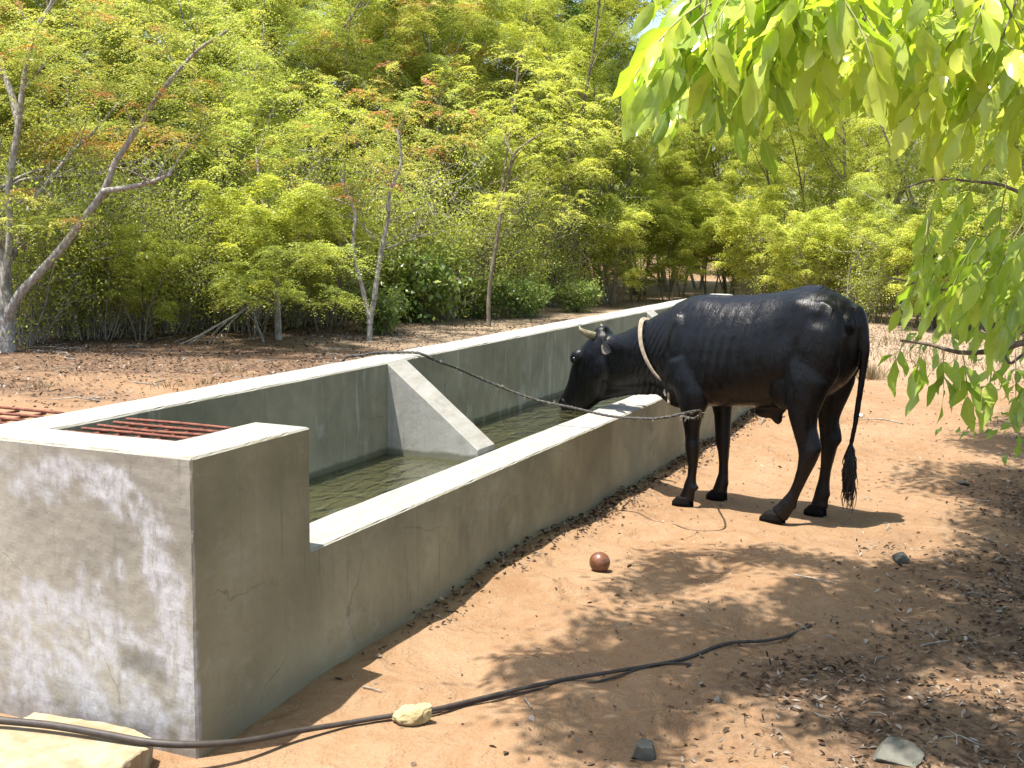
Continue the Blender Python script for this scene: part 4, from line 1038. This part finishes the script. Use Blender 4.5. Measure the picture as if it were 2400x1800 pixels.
# a russet spray of its own low in that crown
custom_tree('russet_tree', 'young tree with russet leaves behind the leaning pale limb', [(list(smooth_path([col_at(190, 16.6)+np.array([0, 0, -.1]), at(195, 640, 16.2), at(180, 480, 15.9), at(210, 340, 15.7)], 1)), .04, .012)],
  [bl(120, 325, 15.5, .42, 16, .3), bl(230, 330, 15.4, .42, 18, .3), bl(370, 320, 15.4, .36, 14, .4), bl(150, 345, 15.5, .35, 10, .3)], M_leaf_red, M_bark_br, .86, 1.0, .5, 302)
d1 = 16.4
custom_tree('forked_young_tree', 'young tree with two slender pale trunks parting near the ground, above the trough middle', [
  (poly3([(866, 800), (866, 775), (865, 745), (848, 671), (834, 617), (827, 563), (832, 500), (800, 420)], d1), .042, .018),
  (poly3([(866, 760), (870, 735), (877, 700), (886, 635), (895, 581), (910, 508), (914, 450), (940, 380), (930, 300)], d1), .042, .016),
  (poly3([(895, 585), (940, 570), (1000, 548)], d1, -.3), .012, .006), (poly3([(880, 560), (850, 530), (815, 500)], d1, .3), .012, .006)],
  [bl(800, 380, d1, 1.1, 60), bl(950, 300, d1+.2, 1.1, 60), bl(870, 230, d1+.3, 1.0, 40)], M_leaf_red, M_bark_pale, .35, .78, .06, 303)
d2 = 15.95
custom_tree('thin_double_tree', 'thin-stemmed tree left of the forked young trunk, with a short dark foot', [
  (poly3([(654, 802), (652, 770), (650, 725), (647, 670), (646, 624), (642, 580), (638, 540), (620, 490), (611, 436), (600, 360)], d2), .05, .018),
  (poly3([(640, 545), (642, 500), (640, 470)], d2, .1), .014, .008), (poly3([(641, 545), (655, 505), (672, 475)], d2, -.1), .012, .006),
  (poly3([(622, 815), (612, 785), (600, 755), (592, 715)], d2-.3), .022, .012)],
  [bl(600, 330, d2, .9, 40), bl(680, 260, d2, .9, 40), bl(560, 640, d2-1.2, .45, 18, .35), bl(700, 590, d2-1.2, .5, 26, .3), bl(620, 690, d2-1.2, .5, 20, .3), bl(790, 600, d2-1.2, .45, 18, .35), bl(760, 690, d2-1.2, .4, 14, .3)], M_leaf, M_bark_pale, .5, .95, 0, 304)
d3 = 18.6
custom_tree('slanting_tree', 'tree with a dark slanting limb silhouetted against lime leaves, right of the middle', [
  (poly3([(1146, 765), (1145, 712), (1150, 650), (1165, 560), (1180, 460), (1190, 430), (1203, 365), (1235, 335), (1270, 312)], d3), .034, .018),
  (poly3([(1203, 370), (1185, 330), (1172, 290)], d3, .2), .018, .008), (poly3([(1112, 745), (1120, 700), (1140, 620), (1170, 480), (1210, 200), (1215, 120)], d3+1.5), .03, .012)],
  [bl(1290, 270, d3, 1.1, 60, .45), bl(1180, 200, d3+1, 1.2, 60), bl(1340, 360, d3+.3, .9, 40, .4), bl(1250, 480, d3, .9, 34, .4)], M_leaf, M_bark_br, .6, 1.0, 0, 305)
# dead branch fallen among the shrubs
T = Tubes(); db = [at(*q) for q in [(365, 826, 14.9), (440, 800, 15.1), (505, 765, 15.3), (560, 735, 15.5), (592, 712, 15.7)]]
P = smooth_path(db, 5); T.tube(P, list(np.linspace(.010, .022, len(P))), 5)
for i in range(26):
    k = rnd.randrange(2, len(P)-3); d = norm(P[k]-P[k+1]); side = np.array([rnd.gauss(0, .5), rnd.gauss(0, .5), rnd.gauss(-.25, .3)]); L = rnd.uniform(.3, .9)
    a = P[k]; T.tube([a, a+(d+side*.4)*L*.5, a+(d+side)*L], [.008, .005, .002], 3, cap=False)
tag(T.build('dead_branch', M_twig), 'bare pale dead branch slanting down to the ground in front of the shrubs', 'dead branch')
T = Tubes(); T.tube(smooth_path([at(x, y, 20.2) for x, y in [(1985, 731), (1990, 640), (2010, 600), (2035, 560), (2080, 500)]], 4), .015, 6)
tag(T.build('bare_pole', M_bark_pale), 'bare pale stem leaning right above the cow hip', 'branch')

# low grass and seedlings
def tuft(px, py, n, h, col, label, name='grass_tuft', spread=.12):
    q = gnd(px, py); g = np.random.default_rng(int(px)); a = g.uniform(0, 6.28, n); r = np.abs(g.normal(0, spread, n)); B = np.stack([q[0]+r*np.cos(a), q[1]+r*np.sin(a), np.full(n, gz(q[0], q[1])-.01)], 1)
    dd = norm(np.stack([np.cos(a)*g.uniform(0, .7, n), np.sin(a)*g.uniform(0, .7, n), np.ones(n)], 1)); H_ = (h*g.uniform(.5, 1.2, n))[:, None]; s = norm(np.cross(dd, g.normal(0, 1, (n, 3))))*.0035
    q4 = np.stack([B-s, B+s, B+dd*H_*.6+s*.6, B+dd*H_+np.array([0, 0, -.1])*H_*g.uniform(0, 2, (n, 1))], 1)
    o = link_mesh(name, quads_mesh(name, q4, col, tint=g.uniform(0, 1, n))); return tag(o, label, 'grass', 'tufts of dry grass beside the trees' if name == 'grass_tuft' else None, kind='stuff')
M_straw = mat_leaf('straw', [(0, (.20, .145, .08)), (1, (.36, .29, .18))], .2, .8, .2, tcol=(1, .9, .6))
for px, py, n, h, lab in [(2040, 885, 260, .20, 'rounded tuft of straw grass right of the cow rump'), (2010, 755, 160, .25, 'straw grass tuft near the top right of the cow rump'), (2180, 770, 160, .25, 'straw grass tuft right of the bare-footed sapling'), (480, 905, 60, .10, 'small dry grass tuft beyond the grates'), (395, 912, 50, .09, 'second dry grass tuft beyond the grates, nearer the left edge'), (525, 875, 60, .12, 'dry grass tuft in the brown litter beyond the back wall'), (90, 905, 50, .12, 'dry grass tuft above the rear grate')]:
    tuft(px, py, n, h, M_straw, lab)
def straw_field():
    g = np.random.default_rng(9); n = 7000; P = []
    while len(P) < n:
        px = g.uniform(1480, 2450); d = g.uniform(13, 27); c_ = col_at(px, d)
        if c_[1] > 1.2 or c_[0] > 9.8:
            if noise.noise(Vector((c_[0]*.8, c_[1]*.8, 2))) > .02: P.append(c_)
            elif g.random() < .15: P.append(c_)
    B = np.array(P); a = g.uniform(0, 6.28, n); dd = norm(np.stack([np.cos(a)*g.uniform(0, 1.2, n), np.sin(a)*g.uniform(0, 1.2, n), np.ones(n)], 1)); H_ = (g.uniform(.04, .17, n))[:, None]; s = norm(np.cross(dd, g.normal(0, 1, (n, 3))))*.006
    q4 = np.stack([B-s, B+s, B+dd*H_*.6+s*.6, B+dd*H_], 1)
    o = link_mesh('dry_grass', quads_mesh('dry_grass', q4, M_straw, tint=g.uniform(0, 1, n))); tag(o, 'sparse straw-coloured dry grass beyond the far end of the trough', 'dry grass', kind='stuff')
straw_field()

def distant_wood():
    g = np.random.default_rng(77); C = []
    while len(C) < 3600:
        px = g.uniform(-500, 2900); d = edge(px)+g.uniform(13, 26); c_ = col_at(px, d); top = 4.8+2.2*noise.noise(Vector((c_[0]*.22, c_[1]*.22, 1)))+(d-35)*.10
        C.append((c_[0], c_[1], g.uniform(0, 1)**.8*top))
    C = np.array(C); q, idx = clump_leaves(C, g, 26, .55, .16)
    o = link_mesh('distant_wood', quads_mesh('distant_wood', q, M_leaf, tint=tints(idx, len(C), g, .35, .8))); tag(o, 'continuous green wood far behind the nearer trees', 'wood', kind='stuff')
distant_wood()

# ------------------------------------------------------------------ the tree overhead, whose leaves hang into the picture
over = tag(empty('overhanging_tree', (3.1, -4.9, 0)), 'broad-leaved tree overhead at the right, its leaf sprays hanging into the top right corner', 'tree')
OV = np.array([3.1, -4.9, 0.0])
TT = Tubes()
def limb(pts, r0, r1, n=9):
    P = smooth_path(pts, 6); P = [p-OV for p in P]; TT.tube(P, list(np.linspace(r0, r1, len(P))), n, cap=False)
limb([(3.1, -4.9, -.2), (3.05, -4.85, .7), (3.1, -4.75, 1.6), (3.0, -4.6, 2.4)], .19, .13, 12)
limbs = [[(3.0, -4.6, 2.3), (2.2, -3.8, 3.0), (1.3, -2.8, 3.4), (.8, -2.2, 3.6)], [(3.0, -4.6, 2.3), (3.2, -3.6, 3.1), (3.1, -2.6, 3.6), (2.9, -1.9, 3.8)], [(3.0, -4.6, 2.3), (4.2, -3.9, 3.1), (5.4, -3.0, 3.7), (6.6, -2.3, 4.1)], [(3.0, -4.6, 2.3), (1.6, -4.3, 2.9), (.2, -3.4, 3.1), (-.9, -2.4, 3.0), (-1.35, -1.9, 2.75)]]
for L in limbs: limb(L, .06, .012)
def compound(base, d, down, n_pairs, rl, ll, g, lw=.37):
    """a pinnate leaf: returns list of (leaflet base, dir, normal, len, width) and the rachis points"""
    d = norm(np.array(d)); out = []; pts = [np.array(base)]; dd = d.copy(); seg = rl/(n_pairs+1)
    for i in range(n_pairs+1):
        dd = norm(dd+np.array([0, 0, -down/(n_pairs+1)])); pts.append(pts[-1]+dd*seg)
        side = norm(np.cross(dd, np.array([0, 0, 1.0])+g.normal(0, .25, 3)))
        if i < n_pairs:
            for s in (-1, 1):
                ld = norm(dd*.75+side*s*g.uniform(.6, .9)+np.array([0, 0, -g.uniform(.15, .75)])); nn = norm(np.cross(ld, side)*(-s)*.0+np.array([0, 0, 1])+side*s*g.uniform(-.2, .9)+g.normal(0, .3, 3))
                out.append((pts[-1], ld, nn, ll*g.uniform(.75, 1.15), lw*g.uniform(.85, 1.15)))
        else: out.append((pts[-1], norm(dd+np.array([0, 0, -.3])), norm(side+g.normal(0, .5, 3)), ll*1.1, lw))
    return out, pts
PROF = [(0, 0), (.10, .42), (.28, .86), (.5, 1.0), (.72, .78), (.88, .40), (1.0, 0)]
def leaflet_mesh(name, items, tint, g):
    V = []; nrow = len(PROF)
    for (b, d, n_, L, w) in items:
        s = norm(np.cross(d, n_)); n2 = np.cross(s, d); fold = g.uniform(.05, .5); curl = g.normal(.10, .16); wav = g.uniform(0, 6)
        rows = []
        for (u, h) in PROF:
            c = b+d*L*u+n2*(-curl*L*u*u)
            e = s*(L*w*.5*h); lift = n2*(L*w*.5*h*fold+.006*math.sin(u*9+wav)*h)
            rows += [c+e+lift, c, c-e+lift]
        V.append(rows)
    V = np.array(V); F = []
    for i in range(nrow-1):
        a = i*3; F += [(a, a+1, a+4, a+3), (a+1, a+2, a+5, a+4)]
    me = quads_mesh(name, V, M_leaf_fg, tint=tint, nv=nrow*3, faces=F, smooth=True)
    a = me.attributes.new('rib', 'FLOAT', 'POINT'); a.data.foreach_set('value', np.tile(np.array([0, 1, 0]*nrow, dtype=np.float32), len(V))); return me
g = np.random.default_rng(5)
def env(px):
    return float(np.interp(px, [1480, 1530, 1600, 1680, 1760, 1850, 1930, 2000, 2100, 2200, 2280, 2350, 2450], [60, 380, 430, 400, 330, 375, 330, 320, 350, 340, 400, 450, 440]))
items = []; tn = []; ra = Tubes(); k = 0
def add_leaf(base, d, down, npair, rl, ll, tb, r=.0012):
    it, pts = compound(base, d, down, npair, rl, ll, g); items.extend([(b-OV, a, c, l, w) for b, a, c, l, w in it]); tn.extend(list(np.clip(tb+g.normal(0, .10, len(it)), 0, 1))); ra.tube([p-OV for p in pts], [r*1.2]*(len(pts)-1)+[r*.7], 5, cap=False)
twg = []
while k < 250:
    px = g.uniform(1600, 2490); dep_ = g.uniform(1.75, 2.9); e = env(px); sz = 2.2/dep_; py = g.uniform(-190, max(-150, e-300*sz)) if g.random() < .75 else e-300*sz+g.uniform(-30, 20)
    b = at(px, py, dep_); a = g.uniform(-1.2, 1.2); d = -_r2*math.cos(a)*.8*(1 if g.random() < .75 else -.7)+_fw*math.sin(a)*.5+np.array([0, 0, -.35])
    tb = (.42 if px < 1850 else .75)+g.normal(0, .12)  # left sprays tinted darker: shade of the crown put into the leaf colour
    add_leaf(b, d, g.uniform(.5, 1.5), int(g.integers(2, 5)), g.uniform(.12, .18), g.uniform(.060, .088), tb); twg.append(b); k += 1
# lower sprays at the right
for (px, py, dp, n_, rl, ll, tb, dx) in [(2290, 560, 2.9, 3, .16, .07, .4, -.6), (2360, 600, 2.7, 3, .16, .08, .5, -.5), (2400, 520, 2.6, 3, .16, .08, .45, -.6), (2330, 640, 3.0, 3, .14, .07, .4, -.3), (2250, 640, 3.1, 2, .12, .065, .4, -.5), (2390, 690, 2.8, 2, .12, .07, .42, -.2),
        (2300, 520, 3.2, 3, .15, .065, .35, -.4), (2420, 640, 2.5, 3, .15, .08, .5, -.7),
        (2120, 800, 2.75, 1, .045, .075, .38, -.6), (2160, 805, 2.7, 2, .085, .072, .40, -.15), (2210, 815, 2.7, 2, .09, .075, .45, .1), (2255, 822, 2.68, 2, .10, .078, .40, .25), (2330, 830, 2.66, 2, .09, .074, .48, -.1), (2380, 830, 2.6, 2, .09, .07, .42, .1), (2300, 905, 2.8, 1, .04, .05, .35, 0), (2410, 880, 2.6, 1, .06, .06, .4, -.3)]:
    b = at(px, py, dp); add_leaf(b, _r2*dx+np.array([0, 0, -.8]), 1.0, n_, rl, ll, tb)
for _ in range(34):
    px = 2170+g.random()**.7*290; py = g.uniform(380, 700) if px > 2260 else g.uniform(480, 640); dp = g.uniform(2.4, 3.4)
    add_leaf(at(px, py, dp), _r2*g.uniform(-.9, .3)+_fw*g.uniform(-.3, .3)+np.array([0, 0, -.5]), g.uniform(.5, 1.3), int(g.integers(2, 4)), g.uniform(.10, .16), g.uniform(.058, .080), .52+g.normal(0, .12))
small = []
for (cx, cy, dp, n_, rr_, ll) in [(2230, 755, 4.2, 26, .12, .05), (2275, 970, 4.4, 16, .08, .042), (2385, 1010, 4.2, 22, .10, .05), (2200, 770, 4.3, 12, .08, .045), (2385, 560, 4.0, 20, .2, .06), (2330, 700, 4.2, 16, .15, .05), (2385, 830, 4.4, 12, .12, .05)]:
    c = at(cx, cy, dp)
    for _ in range(n_):
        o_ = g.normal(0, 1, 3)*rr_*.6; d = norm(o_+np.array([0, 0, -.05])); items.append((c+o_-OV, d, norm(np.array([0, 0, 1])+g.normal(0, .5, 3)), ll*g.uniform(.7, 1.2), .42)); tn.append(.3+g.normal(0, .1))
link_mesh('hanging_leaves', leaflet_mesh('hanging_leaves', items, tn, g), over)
tag(ra.build('leaf_stalks', mat_plain('stalk', (.30, .30, .12), .6, .3, 40, .3), over), kind='stuff')
# twigs that carry the sprays
BR = Tubes()
def twig(pts, r0, r1):
    P = smooth_path(pts, 6); BR.tube([p-OV for p in P], list(np.linspace(r0, r1, len(P))), 7, cap=False)
m0 = np.array([-1.35, -1.9, 2.75]); m1 = np.array([-.4, -2.9, 3.05])
twig([m1, at(2500, -320, 2.4), at(2380, 60, 2.3), at(2250, 112, 2.35), at(2130, 128, 2.5)], .012, .004)
twig([m0, at(1900, -260, 2.4), at(1800, -20, 2.3), at(1720, 60, 2.3), at(1660, 125, 2.35)], .010, .003)
twig([m0, at(2100, -300, 2.3), at(2090, 0, 2.3), at(2040, 40, 2.4), at(1960, 90, 2.45), at(1880, 210, 2.5), at(1830, 235, 2.5)], .010, .003)
twig([m1, at(2700, 100, 2.8), at(2600, 700, 2.7), at(2480, 795, 2.7), at(2400, 803, 2.7), at(2330, 822, 2.72), at(2250, 826, 2.75), at(2180, 808, 2.78), at(2110, 798, 2.8)], .012, .0028)
twig([at(2480, 795, 2.7), at(2400, 830, 2.7), at(2365, 850, 2.68), at(2340, 800, 2.9), at(2280, 765, 3.0)], .004, .002)
twig([at(2600, 700, 2.7), at(2450, 640, 2.9), at(2330, 655, 3.2), at(2200, 680, 3.4), at(2130, 660, 3.5), at(2080, 650, 3.6)], .006, .002)
twig([m1, at(2600, 200, 3.2), at(2450, 440, 3.2), at(2330, 430, 3.3), at(2200, 420, 3.4), at(2120, 440, 3.5)], .008, .002)
BP = [p for p in BR.v]
# short shoots from each leaf stalk up to the nearest twig above the frame
for b in twg:
    up = b+np.array([g.normal(0, .05), g.normal(0, .05), g.uniform(.12, .3)])-OV
    BR.tube([b-OV, up], [.0012, .0016], 4, cap=False)
BR.build('branch', mat_bark('bark_twig', (.16, .12, .09), (.07, .05, .04), 60, .5, .3), over)
# crown overhead, placed so that its shade falls on the sand to the right
CR = []; CD = []
def shade_ok(x, y):
    yb = float(np.interp(x, [-2, .1, .6, .9, 1.2, 2.8, 3.3, 4.0, 5.4, 7.4, 9.5], [-.9, -.55, -.25, -.60, -.62, -.62, -1.25, -1.40, -1.50, -1.85, -2.1]))
    v = yb-y; n_ = noise.fractal(Vector((x*1.1, y*1.7, 4)), 1, 2, 3)
    if v < 0: return False
    return n_ > (-.08-min(.30, v*.16))
while len(CR) < 8200:
    x = g.uniform(-1.0, 9.3); y = g.uniform(-5.2, -.1); z = g.uniform(3.35, 4.9)
    if not shade_ok(x, y): continue
    p = np.array([x-SX*z, y-SY*z, z]); bad = False
    for h in (.4, .8, 1.2):
        q = p+np.array([SX, SY, 0])*(z-h)
        if 2.9 < q[0] < 4.5 and -1.65 < q[1] < .3: bad = True
    q = p+np.array([SX, SY, 0])*(z-1.95)
    if -1.7 < q[0] < .45 and -3.6 < q[1] < -.8: bad = True
    dd = p-CAM; dpt = dd@_fw; u = dd@_r2/dpt if dpt > 0 else 9; v = dd@_u2/dpt if dpt > 0 else 9
    if dpt > 0 and abs(u) < .5 and v < .35: bad = True
    if bad: continue
    CR.append(p-OV); CD.append(norm(np.append(g.normal(0, 1, 2), .1)))
CR = np.array(CR); CD = np.array(CD)
q, idx = feather_sprays(CR, CD, g, 3, 6, .22, .085, spread=.9, wid=.42)
link_mesh('crown', quads_mesh('crown', q, M_leaf_fg, tint=tints(idx, len(CR), g, .2, .8)), over)
for i in range(22):
    c = CR[rnd.randrange(len(CR))]+OV; L = limbs[rnd.randrange(3)]; P = smooth_path(L, 6); p = min(P[4:], key=lambda a: np.linalg.norm(a-c))
    TT.tube([p-OV, (p+c)/2-OV+np.array([0, 0, .12]), c-OV], [.009, .006, .003], 5, cap=False)
TT.build('trunk', M_bark_br, over)
